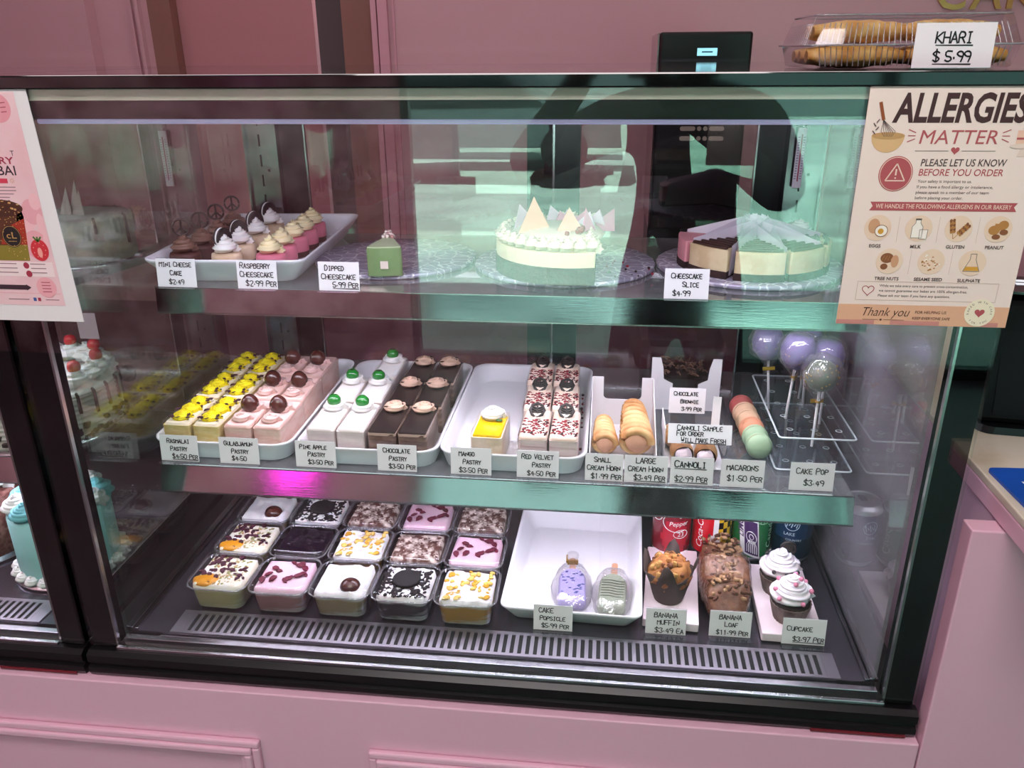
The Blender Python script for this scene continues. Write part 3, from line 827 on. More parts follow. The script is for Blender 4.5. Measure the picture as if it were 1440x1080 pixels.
# ------------------------------------------------------------------ cream horns in a white paper carrier
SZ = S2+.0003
wp = M('white_paperboard', 'f4eef0', .75)
def ucut(x0, x1, z0, zp, zc, pw):
    """back panel with a U cut between two posts; outline in xz"""
    r = .008
    out = [(x0, z0), (x1, z0), (x1, zp), (x1-pw, zp), (x1-pw, zc+r)]
    out += [(x1-pw-r+r*math.cos(a), zc+r+r*math.sin(a)) for a in (-.4, -.9, -1.57)]
    out += [(x0+pw+r+r*math.cos(a), zc+r+r*math.sin(a)) for a in (-1.57, -2.2, -2.75)]
    return out+[(x0+pw, zp), (x0, zp)]
def xz(pts, y0, y1): return [[(x, y, z) for x, z in pts] for y in (y0, y1)]
t = thing('paper_carrier', 'white paperboard carrier with U cut back, holding two cream horns', 'paper carrier', (.7935, .205, SZ))
b = MB().box(-.050, .050, 0, .165, 0, .0015)
part('floor_panel', b, wp, t)
part('back_panel', MB().loft(xz(ucut(-.050, .050, .0016, .088, .048, .018), .160, .162), True, True, 0, False), wp, t)
for s, nm in ((-1, 'l'), (1, 'r')):
    b = MB(); x = s*.0505
    pts = [(0, .0016), (.1595, .0016), (.1595, .088), (.120, .070), (.0, .026)]
    b.loft([[(xx, y, z) for y, z in pts] for xx in (x-.0006, x+.0006)], True, True, 0, False); part('side_panel', b, wp, t)
t2 = part('clear_front', MB().box(-.0495, .0495, -.003, -.0018, 0, .030), acrylic, t)
def horn(L, R):
    def f():
        o = root('cream_horn'); b = MB(); n = 8; rings = []
        pts = []; N = 150
        for k in range(N+1):
            s = k/N; a = s*n*2*PI; r = R*(1-.28*s-.45*max(0, s-.8)**1.0)-.0035
            pts.append((r*math.cos(a), 0+L*s, r*math.sin(a)))
        b.tube(pts, [R*.27*(1-.30*k/N) for k in range(N+1)], 8)
        b.loft([[(R*.82*(1-.36*s)*math.cos(i*PI/8), .004+(L-.006)*s, R*.82*(1-.36*s)*math.sin(i*PI/8)) for i in range(16)] for s in (0, .5, 1)])
        part('pastry_shell', b, M('puff_pastry', 'c98d58', .5, bump=.5, bscale=90, col2='e6bd86', nscale=30), o)
        b = MB(); b.blob((0, .004, 0), (R*.75, .010, R*.75), 14, 8, .2, 4, 2); part('cream_filling', b, M('horn_cream', 'e9b394', .6, bump=.8, bscale=120), o)
        return o
    return f
h1 = place('horn_s', horn(.072, .0200), 'small cream horn lying left of the large one in the paper carrier', 'cream horn', (.7665, .232, SZ+.0275), .05)
h2 = place('horn_l', horn(.110, .0250), 'large golden cream horn in the white paper carrier', 'cream horn', (.8150, .226, SZ+.0345), .04)
h1.rotation_euler = (.14, 0, .05); h2.rotation_euler = (.16, 0, .04)

# chocolate brownie at the back in its own carrier and clear box
t = thing('paper_carrier', 'white paperboard carrier at the back with a chocolate brownie on it', 'paper carrier', (.905, .44, SZ))
part('floor_panel', MB().box(-.062, .062, 0, .12, 0, .0015), wp, t)
for s in (-1, 1):
    b = MB(); o_ = [(s*.060, .0016), (s*.060, .098), (s*.045, .098), (s*.040, .080), (s*.038, .058), (s*.022, .050), (s*.022, .0016)]
    b.loft(xz(o_, .0, .0018), True, True, 0, False); part('side_tab', b, wp, t)
t = thing('brownie', 'dark chocolate brownie with curls, in the clear box at the back', 'brownie', (.906, .495, SZ+.0018))
part('brownie_slab', block(MB(), .082, .085, 0, .052, .002, 3), M('brownie_dark', '2f1d19', .7, bump=.6, bscale=120), t)
b = MB(); rn = random.Random(6)
for k in range(60):
    x, y = rn.uniform(-.038, .038), rn.uniform(-.04, .04); a = rn.uniform(0, PI); L = rn.uniform(.004, .008); z = .055+rn.uniform(0, .010)
    b.tube([(x-L*math.cos(a), y-L*math.sin(a), z), (x, y, z+.003), (x+L*math.cos(a), y+L*math.sin(a), z)], .0013, 5, k % 2)
part('chocolate_curls', b, [M('curl_brown', '5e3d30', .5), M('curl_tan', '8d6a55', .5)], t)
def clearbox(mb, w, d, h, r=.004, open_top=False):
    rings = [rr(0, 0, w*.96, d*.96, r, 0, 3), rr(0, 0, w, d, r, h, 3)]
    return mb.loft(rings, True, not open_top, 0, True)
t = thing('clear_box', 'clear plastic box over the chocolate brownie', 'clear box', (.906, .50, SZ+.0018))
part('box', clearbox(MB(), .130, .112, .115), plastic, t)

# cannoli in a clear tray
t = thing('cannoli_tray', 'clear acrylic tray holding two cannoli', 'tray', (.903, .262, SZ))
part('tray', MB().loft([rr(0, 0, .094, .10, .004, .0, 3), rr(0, 0, .098, .104, .004, .045, 3)], True, False, 0, True), acrylic, t)
part('paper_liner', MB().box(-.045, .045, -.047, .047, .0006, .0016).box(-.046, -.045, -.03, .047, .0016, .060).box(.032, .045, .040, .0412, .0016, .085), wp, t)
def cannoli():
    o = root('cannoli'); b = MB(); L = .085; R = .0155
    outer = [[((R+.0025*math.sin(3*s*PI))*math.cos(i*PI/10), -L/2+L*s, (R+.0025*math.sin(3*s*PI))*math.sin(i*PI/10)) for i in range(20)] for s in [k/10 for k in range(11)]]
    b.loft(outer, False, False); part('shell', b, M('cannoli_shell', 'a9713f', .6, bump=.9, bscale=110, col2='c99a64', nscale=40), o)
    b = MB()
    for s in (-1, 1): b.blob((0, s*L/2, 0), (.013, .012, .013), 14, 8, .3, 4, s+2)
    part('ricotta_filling', b, M('ricotta_pink', 'f0dbe0', .6, bump=.6, bscale=140), o)
    return o
place('cannoli', cannoli, 'left cannoli in the clear tray, darker end towards the front', 'cannoli', (.880, .262, SZ+.0202), .15)
place('cannoli', None, 'right cannoli in the clear tray, pinkish cream end towards the front', 'cannoli', (.923, .258, SZ+.0202), -.1)

# ------------------------------------------------------------------ macarons standing in an acrylic tray
t = thing('macaron_tray', 'clear acrylic trough holding a row of macarons', 'tray', (1.000, .335, SZ))
part('trough', MB().loft([rr(0, 0, .052, .205, .004, 0, 3), rr(0, 0, .062, .215, .005, .032, 3)], True, False, 0, True), acrylic, t)
def macaron(name, colr):
    def f():
        o = root('macaron'); c = M('macaron_'+name, colr, .55, bump=.12, bscale=150)
        for s in (-1, 1):
            b = MB(); prof = [(.0005, .0118), (.009, .0112), (.0155, .0086), (.0185, .0055), (.0183, .0052), (.0200, .0048), (.0197, .0036), (.0005, .0036)]
            rings = [[(r*math.cos(i*PI/14), s*z, r*math.sin(i*PI/14)) for i in range(28)] for r, z in prof]
            b.loft(rings, True, True); part('shell', b, c, o)
        b = MB(); b.loft([[(.0180*math.cos(i*PI/12), y, .0180*math.sin(i*PI/12)) for i in range(24)] for y in (-.0038, .0038)]); part('filling', b, M('macaron_fill_'+name, {'green': '8d7f5a', 'red': '6e5a48'}.get(name, '9c7048'), .6), o)
        return o
    return f
mc = [('red', 'c9625c', 'red macaron at the far end of the row'), ('peach', 'eec3a0', 'pale peach macaron second from the back of the row'), ('peach', 'eec3a0', 'pale peach macaron third from the back of the row'),
      ('orange', 'e59a78', 'orange macaron between the peach and green ones'), ('green', 'a9c4a0', 'green macaron second from the front of the row'), ('green', 'a9c4a0', 'green macaron at the front of the row')]
for i, (n_, c_, lab) in enumerate(mc):
    o = place('mac_'+n_, macaron(n_, c_), lab, 'macaron', (.9995+.001*i, .410-.0302*i, SZ+.0236), 0, 'macarons'); o.rotation_euler = (-.12, 0, .04*((i*2) % 3-1))

# ------------------------------------------------------------------ acrylic stand with wrapped cake pops
t = thing('cake_pop_stand', 'clear acrylic tiered stand with holes for cake pops', 'stand', (1.080, .345, SZ))
def holed(b, w, d, z):
    b.loft([rr(0, 0, w, d, .006, z, 4), rr(0, 0, w, d, .006, z+.003, 4)], True, True, 0, False)
    ring = rr(0, 0, w, d, .006, z+.0015, 4); b.tube(ring+ring[:1], .0016, 5, 1)
    for i in range(3):
        for j in range(5):
            b.lathe([(.0042, z+.0031), (.0052, z+.0034), (.0042, z+.0038)], 12, ((i-1)*.036, (j-2)*.05, 0), 1, True, False, False)
    return b
part('upper_plate', holed(MB(), .112, .255, .057), [acrylic, M('acrylic_edge', 'dfe6ea', .2, spec=.8)], t)
part('lower_plate', holed(MB(), .112, .255, .004), [acrylic, M('acrylic_edge', 'dfe6ea')], t)
for x in (-.047, .047):
    for y in (-.115, .115):
        part('leg', MB().lathe([(.0045, 0), (.0045, .0565)], 14, (x, y, 0)), acrylic, t)
rope = M('gold_tie', 'b98d3a', .35, .6)
def pop(kind):
    def f():
        o = root('cake_pop'); L = .098
        part('stick', MB().lathe([(.0021, 0), (.0021, L)], 10), M('paper_stick', 'f3eef0', .6), o)
        if kind == 'purple':
            cake = M('lilac_coating', '8570a8', .35); top = MB().lathe([(.001, -.027), (.014, -.025), (.0255, -.009), (.0265, .007), (.022, .020), (.019, .025), (.001, .027)], 22, (0, 0, L+.018))
        else:
            cake = M('olive_coating', '5f6a57', .35); top = MB().blob((0, 0, L+.018), (.0245, .0245, .025), 18, 12)
        part('cake_ball', top, cake, o)
        b = MB(); rn = random.Random(9)
        for k in range(46):
            a = rn.uniform(0, 2*PI); z = rn.uniform(-.012, .018); r = .0255*math.sqrt(max(.05, 1-(z/.029)**2))
            b.blob((r*math.cos(a), r*math.sin(a), L+.018+z), .0012, 5, 4, 0)
        part('gold_sprinkles', b, M('gold_sprinkle', 'd9b25a', .3, .7), o)
        n = 20; rings = []
        for r, z in ((.004, L-.032), (.0035, L-.024), (.012, L-.012), (.029, L+.004), (.031, L+.026), (.022, L+.046), (.007, L+.053)):
            rings.append([(r*(1+.09*math.sin(5*i*2*PI/n+z*300))*math.cos(2*PI*i/n), r*(1+.09*math.cos(4*i*2*PI/n+z*200))*math.sin(2*PI*i/n), z) for i in range(n)])
        part('clear_wrapper', MB().loft(rings, False, True), wrap, o)
        part('gold_tie', MB().lathe([(.0036, -.0015), (.0048, 0), (.0036, .0015)], 12, (0, 0, L-.024)).box(-.010, .010, -.0045, -.0035, L-.027, L-.021), rope, o)
        return o
    return f
pp = [('purple', (1.044, .405), -.012, .10, 'lilac cake pop at the back left of the acrylic stand'), ('purple', (1.056, .330), .004, .0, 'lilac cake pop with flat pale top at the front left'),
      ('purple', (1.102, .410), -.010, -.04, 'lilac cake pop in the back middle of the acrylic stand'), ('olive', (1.086, .268), -.014, .02, 'olive cake pop with gold sprinkles at the front of the stand'),
      ('olive', (1.108, .470), -.018, .0, 'dark olive cake pop at the back right of the stand'), ('purple', (1.112, .336), -.006, .0, 'lilac cake pop with gold sprinkles at the right of the stand')]
for k, (kd, (x, y), dz, rt, lab) in enumerate(pp):
    o = place('pop_'+kd, pop(kd), lab, 'cake pop', (x, y, SZ+.036+dz), 0, 'cake pops'); o.rotation_euler = (.05*(1 if k % 2 else -1), -rt, k*1.1)

# ------------------------------------------------------------------ dessert tubs on the case floor
def tub(kind):
    def f():
        o = root('dessert_tub'); w = .088; z1 = .048
        b = MB().rrect([(.074, .074, 0), (.078, .078, .002), (w, w, z1-.006), (w+.004, w+.004, z1-.004)], .014, 5, c1=False)
        part('tub', b, plastic, o)
        b = MB().rrect([(w+.005, w+.005, z1-.007, .017), (w+.008, w+.008, z1-.004, .018), (w+.006, w+.006, z1+.002, .017), (w+.001, w+.001, z1+.0055, .015), (w-.006, w-.006, z1+.005, .013)], .016, 5, c0=False, c1=True)
        part('lid', b, clear('lid_plastic', 'f8f8fa', .05, .05), o)
        ring = rr(0, 0, w+.008, w+.008, .018, z1-.004, 6)
        part('lid_rim', MB().tube(ring+ring[:1], .0013, 6), clear('rim_plastic', 'dedbe0', .12, .1, haze=.25, hazecol='d8d4da'), o)
        lay = {'rasmalai': ('d9c48e', 'efe2bd'), 'rose': ('c08585', 'f0d5da'), 'ball': ('b99d78', 'f1ece6'), 'oreo': ('2a2022', 'efe9ea'), 'mango': ('d99a35', 'f4ead2'),
               'blueberry': ('2b1c2a', '5a4050'), 'cocoa': ('7d5446', 'e9d5c8')}[kind]
        fm = M('layers_'+kind, lay[0], .6, bump=.3, bscale=100, col2=lay[1], nscale=16, lo=.44, hi=.54, stretch=(.5, .5, 3.2))
        part('cake_layers', MB().rrect([(.071, .071, .0015), (.0755, .0755, .004), (w-.006, w-.006, z1-.010)], .012, 5), fm, o)
        zt = z1-.0095; W = w-.006
        def topm(mt, amp=.0012, seed=1, n=26):
            vs = []; fs = []
            for j in range(n+1):
                for i in range(n+1):
                    x = -W/2+W*i/n; y = -W/2+W*j/n
                    ex = min(1, (W/2-max(abs(x), abs(y)))/.006)
                    d = max(0, math.hypot(max(0, abs(x)-W/2+.012), max(0, abs(y)-W/2+.012))-.012)
                    if d > 0: x *= (1-d/.045); y *= (1-d/.045)
                    z = zt+.008*ex**.5+amp*mnoise.noise(Vector((x*70, y*70, seed)))*ex+amp*.6*mnoise.noise(Vector((x*190, y*190, seed)))*ex
                    vs.append((x, y, z))
            for j in range(n):
                for i in range(n): a = j*(n+1)+i; fs.append((a, a+1, a+n+2, a+n+1))
            part('topping', MB().add(vs, fs, 0, True), mt, o)
        tz = zt+.0085
        rn = random.Random(len(kind))
        if kind == 'rasmalai':
            topm(M('top_rasmalai', 'f6ead4', .5, col2='f8f2ea', nscale=30, sss=.1), .0010)
            b = MB().blob((-.020, -.024, tz-.0035), (.023, .016, .0065), 18, 8, .15, 4, 1); part('saffron_ball', b, M('saffron', 'e79a1e', .35, bump=.3, bscale=120), o)
            b = MB(); petals(b, [(rn.uniform(-.036, .036), rn.uniform(-.03, .038)) for _ in range(44)], tz-.001, .0062, 4, 0)
            part('rose_petals', b, M('dried_rose_dark', '4a1028', .7), o)
            b = scatter_bits(MB(), .07, .07, tz-.0012, 190, 6, (.0012, .0030), (0, 1), keep=lambda x, y: x > -.01 or y > .0); part('crushed_nuts', b, [M('pistachio_nut', '9a9a58', .7), M('almond_nut', 'c9a56d', .7)], o)
        elif kind == 'rose':
            topm(M('top_rose', 'f0c3d6', .4, col2='f5d3e0', nscale=20, sss=.1), .0006)
            b = MB(); petals(b, [(-.026, -.004), (-.020, .012), (-.012, .006), (-.022, .016), (-.030, -.020), (.004, .030), (.008, -.014), (.012, -.008), (.006, -.018), (.016, .022), (.020, .026), (.028, .016), (.028, .0), (.022, -.004), (.034, -.002), (-.014, -.016)], tz, .0075, 5)
            part('rose_petals', b, M('rose_petal', '6b1530', .6), o)
        elif kind == 'ball':
            topm(cream, .0042, 5)
            part('gulab_jamun', MB().blob((.015, -.020, tz), (.0165, .0150, .012), 16, 10, .05, 2, 3), M('gulab_brown', '4a2019'), o)
        elif kind == 'oreo':
            topm(cream, .0038, 7)
            scatter_bits(b := MB(), .074, .074, tz-.0012, 260, 3, (.0020, .0050), (0,), keep=lambda x, y: math.hypot(x, y) > .02); part('cookie_crumbs', b, M('cookie_crumb', '211719', .85), o)
            part('cookie', MB().lathe([(.001, 0), (.0205, 0), (.022, .001), (.022, .005), (.0205, .006), (.019, .0055), (.001, .0055)], 36, (0, .003, tz+.0002)), M('black_cookie', '1b1516'), o)
        elif kind == 'mango':
            topm(cream, .0042, 9)
            scatter_bits(b := MB(), .072, .072, tz-.0006, 52, 11, (.0028, .0070), (0, 1, 1), .35); part('mango_pieces', b, [M('mango_yellow', 'efb02e', .3), M('mango_pale', 'f5cd6a', .3)], o)
        elif kind == 'blueberry':
            topm(M('top_blueberry', '1c0f1c', .12, coat=.6), .0010, 3)
            scatter_bits(b := MB(), .07, .07, tz-.002, 60, 12, (.0030, .0048), (0,), .7); part('blueberries', b, M('blueberry_jam', '221322', .15, coat=.5), o)
        elif kind == 'cocoa':
            topm(M('top_cocoa', '5c3127', .85, col2='f0ddd2', nscale=95, ndet=8, lo=.42, hi=.66, bump=.7, bscale=130), .0024, 11)
            scatter_bits(b := MB(), .074, .074, tz-.0012, 90, 13, (.0012, .0030), (0, 1, 1)); part('cocoa_crumbs', b, [M('cocoa_crumb', '5a2c22', .85), M('cream_crumb', 'ecd6ca', .7)], o)
        return o
    return f
kinds = [['rasmalai', 'rose', 'ball', 'oreo', 'mango'], ['rasmalai', 'blueberry', 'mango', 'cocoa', 'rose'], ['ball', 'oreo', 'cocoa', 'rose', 'cocoa']]
desc = {'rasmalai': 'dessert tub topped with petals, nuts and an orange patch', 'rose': 'pink cream dessert tub with dark rose petals', 'ball': 'white cream dessert tub with one brown gulab jamun',
        'oreo': 'black and white crumb dessert tub with a round cookie', 'mango': 'white cream dessert tub with yellow mango pieces', 'blueberry': 'dark glossy blueberry dessert tub', 'cocoa': 'cocoa dusted dessert tub'}
rown = ['front row', 'middle row', 'back row']
for j in range(3):
    for i in range(5):
        k = kinds[j][i]; lab = desc[k]+', '+rown[j]
        if k == 'cocoa' and j == 2: lab += (', between cookie and pink tubs' if i == 2 else ', right end')
        place('tub_'+k, tub(k), lab, 'dessert tub', (.1680+.0985*i-.003*j+(.001 if (i+j) % 2 else 0), .127+.0995*j, DECK+.0004), 0.02*((i*2+j) % 3-1), 'dessert tubs on the case floor')

# ------------------------------------------------------------------ cake popsicles, bagged
def popsicle(kind):
    def f():
        o = root('cake_popsicle'); c = M('lilac_icing', 'b6a8e0', .4) if kind == 'lilac' else M('sage_icing', 'a3ad94', .4)
        out = [(-.019, -.040), (.019, -.040), (.022, -.034), (.022, .018), (.019, .030), (.011, .038), (0, .041), (-.011, .038), (-.019, .030), (-.022, .018), (-.022, -.034)]
        b = MB().loft([[(x*.9, y*.95, .002) for x, y in out], [(x, y, .006) for x, y in out], [(x, y, .015) for x, y in out], [(x*.86, y*.92, .020) for x, y in out]], True, True, 0, True)
        part('cake_bar', b, c, o)
        part('stick', MB().rrect([(.010, .036, .009), (.010, .036, .0115)], .005, c=(0, .056)), M('wood_stick', 'd9a383', .6), o)
        b = MB(); rn = random.Random(3)
        if kind == 'lilac':
            for k in range(34): x, y = rn.uniform(-.017, .017), rn.uniform(-.030, .030); b.blob((x, y, .0205), (rn.uniform(.001, .004), .0011, .0008), 6, 4, .2, 2, k)
            part('blue_sprinkles', b, M('blue_sprinkle', '3d49a5', .5), o)
        else:
            for k in range(7): y = -.016+.006*k; b.tube([(-.018, y, .0206), (-.005, y+.001, .0212), (.007, y-.001, .0212), (.018, y, .0206)], .0008, 5)
            part('icing_lines', b, M('grey_icing', '6e755f', .5), o)
        n = 24; rings = []
        for s, zc in ((.60, .0005), (1.18, .004), (1.26, .012), (1.12, .021), (.7, .0255)):
            rings.append([(.026*s*(1+.06*math.sin(5*a*2*PI/n+zc*400))*math.cos(a*2*PI/n), .047*s*(1+.04*math.sin(7*a*2*PI/n))*math.sin(a*2*PI/n), zc) for a in range(n)])
        b = MB().loft(rings, True, True)
        if kind == 'lilac': b.lathe([(.004, 0), (.006, .004), (.009, .014), (.010, .022)], 12, (0, .058, .010), 0, True, False, False)
        part('clear_bag', b, wrap, o)
        if kind == 'lilac': part('gold_tie', MB().box(-.009, .009, .056, .059, .012, .021).box(-.011, -.008, .058, .074, .014, .018), rope, o)
        return o
    return f
o = place('pops_lilac', popsicle('lilac'), 'lilac cake popsicle with blue marks in a clear bag, lying on the tray', 'cake popsicle', (.7225, .176, DECK+.008), .05); o.rotation_euler = (.10, 0, .03)
o = place('pops_sage', popsicle('sage'), 'grey green cake popsicle in a clear bag, right on the tray', 'cake popsicle', (.7865, .168, DECK+.008), -.06); o.rotation_euler = (.10, 0, -.06)

# ------------------------------------------------------------------ paper boards, muffin, loaf, cupcakes
def flatboard(w, d, h):
    def f():
        o = root('paper_board'); part('board', MB().rrect([(w-.002, d-.002, 0), (w, d, .001), (w, d, h-.001), (w-.001, d-.001, h)], .002, 2, sm=False), pinkboard, o); return o
    return f
place('board_a', flatboard(.084, .200, .014), 'pinkish white paper board under the banana muffin', 'paper board', (.882, .212, DECK+.0004), -.08)
place('board_b', flatboard(.090, .180, .014), 'pinkish white paper board under the two cupcakes', 'paper board', (1.054, .189, DECK+.0004), -.02)
t = thing('muffin', 'large banana muffin in a brown paper tulip wrapper', 'muffin', (.874, .174, DECK+.0146))
n = 32; rings = []
for r, z, a in ((.0225, 0, 0), (.0265, .012, 0), (.031, .030, .02), (.0355, .044, .10), (.0385, .052, .22)):
    rings.append([((r+a*.02*math.cos(4*i*2*PI/n))*math.cos(2*PI*i/n), (r+a*.02*math.cos(4*i*2*PI/n))*math.sin(2*PI*i/n), z+(a*.14*max(0, math.cos(4*i*2*PI/n+.8)))) for i in range(n)])
inner = [[(x*.96, y*.96, z+.0005) for x, y, z in rings[-1]], [(x*.96, y*.96, z) for x, y, z in rings[2]]]
part('paper_wrapper', MB().loft(rings+inner, True, False, 0, True), M('brown_wrapper', '3b2a26', .7, bump=.2, bscale=60), t)
b = MB().blob((0, 0, .046), (.0335, .0335, .027), 30, 16, .22, 4.5, 4)
part('muffin_crown', b, M('muffin_crumb', '8a4f26', .75, bump=.9, bscale=110, col2='b3763f', nscale=50), t)
b = MB(); rn = random.Random(7)
for k in range(40):
    a = rn.uniform(0, 2*PI); r = .031*math.sqrt(rn.random()); b.blob((r*math.cos(a), r*math.sin(a), .046+.0265*math.sqrt(max(0, 1-(r/.0345)**2))), rn.uniform(.0025, .0055), 7, 5, .4, 3, k, k % 3)
part('walnut_pieces', b, [M('walnut', 'b98a4e', .7, bump=.5, bscale=150), M('walnut_dark', '6d3d20', .7), M('muffin_crumb', '8a4f26')], t)

t = thing('banana_loaf', 'brown banana loaf topped with nuts and wrapped in clear film', 'loaf', (.964, .214, DECK+.0004), -.03)
def loafring(s, w, h, j):
    out = []; n = 24
    for i in range(n):
        a = 2*PI*i/n; x = w/2*math.copysign(abs(math.cos(a))**.55, math.cos(a)); z = h/2+h/2*math.copysign(abs(math.sin(a))**.6, math.sin(a))
        k = 1+.05*mnoise.noise(Vector((x*90, s*90, z*90+j)))
        out.append((x*k, s, z*k if z > .01 else z))
    return out
N = 22; rings = []
for k in range(N+1):
    s = k/N; e = max(.45, math.sin(PI*min(max(s, .03), .97))**.28); lump = 1+.13*math.cos(s*3*2*PI+PI)
    rings.append(loafring(-.092+.184*s, .078*e, .060*e*lump, 0))
part('loaf_body', MB().loft(rings), M('loaf_brown', '6b3f2c', .7, bump=.9, bscale=80, col2='9a6a4a', nscale=60, lo=.35, hi=.7), t)
b = MB(); rn = random.Random(10)
for k in range(170):
    y = rn.uniform(-.086, .086); x = rn.uniform(-.030, .030); lump = 1+.13*math.cos(((y+.092)/.184)*3*2*PI+PI)
    b.blob((x, y, .060*lump*(1-.30*(x/.034)**2)+.0016), (rn.uniform(.003, .008), .0028, .0030), 7, 5, .4, 3, k, k % 2, True, rn.uniform(0, PI))
part('nut_topping', b, [M('nut_tan', 'b08a66', .7), M('nut_brown', '56321f', .7)], t)
rings = []
for k in range(N+1):
    s = k/N; e = max(.5, math.sin(PI*min(max(s, .03), .97))**.28); lump = 1+.13*math.cos(s*3*2*PI+PI)
    rings.append([(x*1.045+.0006*math.sin(i*2.7+k), y*1.03, z*1.05+.0004) for i, (x, y, z) in enumerate(loafring(-.092+.184*s, .079*e, .063*e*lump, 0))])
part('clear_film', MB().loft(rings), clear('loaf_film', 'fcfafa', .04, .05, bump=1.0, bscale=170, haze=.0), t)

def cupcake(kind):
    def f():
        o = root('cupcake')
        b = MB(); n = 72; rings = []
        for r, z in ((.0225, 0), (.0265, .016), (.0298, .030), (.0303, .0315), (.0290, .0315), (.0280, .026)):
            rings.append([(r*(1+.025*math.cos(24*2*PI*i/n))*math.cos(2*PI*i/n), r*(1+.025*math.cos(24*2*PI*i/n))*math.sin(2*PI*i/n), z) for i in range(n)])
        part('paper_case', b.loft(rings, True, False), M('cupcake_case', '5f4b46', .6, col2='8a7670', nscale=40), o)
        part('sponge', MB().lathe([(.027, .022), (.0275, .030), (.024, .035), (.001, .037)], 28), M('cupcake_sponge', '2d1c19', .8, bump=.6, bscale=150), o)
        b = MB(); swirl(b, (0, 0, .030), .0205, .044, 3.3, .0125, .0035, 0, 7, 28); b.lathe([(.022, .032), (.018, .045), (.008, .062)], 20)
        part('cream_swirl', b, M('cupcake_cream', 'f5ecf4', .5, bump=.15, bscale=100, sss=.15), o)
        b = MB()
        if kind == 'pink':
            for a, r, z in ((-2.4, .030, .047), (-1.2, .030, .045), (-.35, .027, .056), (.5, .024, .058), (1.2, .022, .064), (-1.6, .017, .071), (2.4, .024, .058), (-2.9, .027, .055), (-.9, .013, .077)): b.blob((r*math.cos(a), r*math.sin(a), z), .0036, 12, 8)
            part('pink_pearls', b, M('pink_pearl', 'e889ab', .25, coat=.5), o)
        else:
            for a, r, z in ((-2.1, .030, .050), (-1.45, .031, .049), (-.75, .030, .048), (2.2, .024, .060), (2.9, .022, .064), (1.2, .016, .073)): b.blob((r*math.cos(a), r*math.sin(a), z), .0034, 12, 8)
            part('dark_pearls', b, M('dark_pearl', '1c1418', .2, coat=.5), o)
            ring = [(.010+.0115*math.cos(i*PI/10), .006, .074+.0115*math.sin(i*PI/10)) for i in range(21)]
            b = MB().tube(ring, .002, 6).blob((.010, .006, .074), (.009, .002, .009), 10, 6); part('chocolate_disc', b, choc, o)
        return o
    return f
place('cup_pink', cupcake('pink'), 'cupcake with white swirl and pink pearls, nearer the front of the board', 'cupcake', (1.053, .142, DECK+.0146), 0)
place('cup_dark', cupcake('dark'), 'cupcake with white swirl and black pearls, behind the pink pearl cupcake', 'cupcake', (1.049, .211, DECK+.0146), 0)
# ------------------------------------------------------------------ drink cans at the back of the case floor
def can_root(lab, loc, rz): return thing('drink_can', lab, 'drink can', loc, rz, 'drink cans along the back')
def can_body(o, mats, mi_f):
    R = .033; b = MB(); n = 48
    prof = [(.024, 0), (.026, .001), (.031, .008), (R, .013)] + [(R, .013+.0125*k) for k in range(1, 8)] + [(R, .103), (.031, .110), (.027, .1165), (.0275, .1185), (.026, .119), (.025, .1165), (.001, .1165)]
    rings = [[(r*math.cos(2*PI*i/n), r*math.sin(2*PI*i/n), z) for i in range(n)] for r, z in prof]
    vs = [p for r in rings for p in r]
    for k in range(len(rings)-1):
        for i in range(n):
            j = (i+1) % n; th = (i+.5)*2*PI/n; z = (prof[k][1]+prof[k+1][1])/2
            u = R*(((th+PI/2+PI) % (2*PI))-PI)      # arc length from the face at -y
            mi = 0 if (z < .012 or z > .105) else mi_f(u, z)
            b.add([rings[k][i], rings[k][j], rings[k+1][j], rings[k+1][i]], [(0, 1, 2, 3)], mi, True)
    b.add(rings[0], [tuple(range(n))[::-1]], 0); b.add(rings[-1], [tuple(range(n))], 0)
    part('can_body', b, mats, o)
    part('pull_tab', MB().rrect([(.012, .020, .1168), (.012, .020, .1178)], .005, c=(0, .004)), steel, o)
cyl = lambda u, v_, e=.00025: ((.033+e)*math.sin(u/.033), -(.033+e)*math.cos(u/.033), v_)
alu = M('can_aluminium', 'c6c6ca', .3, 1.0)
wink = M('print_white', 'f4f0f0', .5)
o = can_root('dark red drink can with white script lettering and 23, left end', (.888, .332, DECK+.0003), .12)
can_body(o, [alu, M('can_maroon', '7c1526', .25, coat=.4), M('can_red', 'b81f35', .25, coat=.4)], lambda u, z: 2 if (u*u/.0006+(z-.045)**2/.0011 < 1) else 1)
b = MB(); type_text(b, 'Dr', .006, .082, height=.011, f=cyl); type_text(b, 'Pepper', -.011, .067, width=.034, f=cyl, shear=.15); type_text(b, '23', .004, .046, height=.009, f=cyl)
for q in (1.0,):
    ring = [cyl(.010+.013*math.cos(i*PI/14), .0505+.008*math.sin(i*PI/14)) for i in range(29)]; b.tube(ring, .0006, 4)
ring = [cyl(.004+.026*math.cos(i*PI/14), .074+.019*math.sin(i*PI/14)) for i in range(3, 24)]; b.tube(ring, .0007, 4)
type_text(b, 'per', -.046, .080, width=.016, f=cyl, shear=.15)
ring = [cyl(-.037+.013*math.cos(i*PI/14), .083+.011*math.sin(i*PI/14)) for i in range(29)]; b.tube(ring, .0009, 4)
part('lettering', b, wink, o)
o = can_root('red, white and yellow drink can with upright white script', (.957, .335, DECK+.0003), -.05)
can_body(o, [alu, M('can_cola_red', 'd02530', .25, coat=.4), wink, M('can_yellow', 'e3b62a', .3), M('can_black', '201a1c', .3)],
         lambda u, z: 1 if u < -.002+.10*(.055-z)*-.25 else (2 if u < .012-.1*(z-.04) else (3 if (int(u*120)+int(z*50)) % 2 else 4)))
def vert(cx, cz): return lambda u, v_: cyl(cx-(v_-cz), .028+(u))
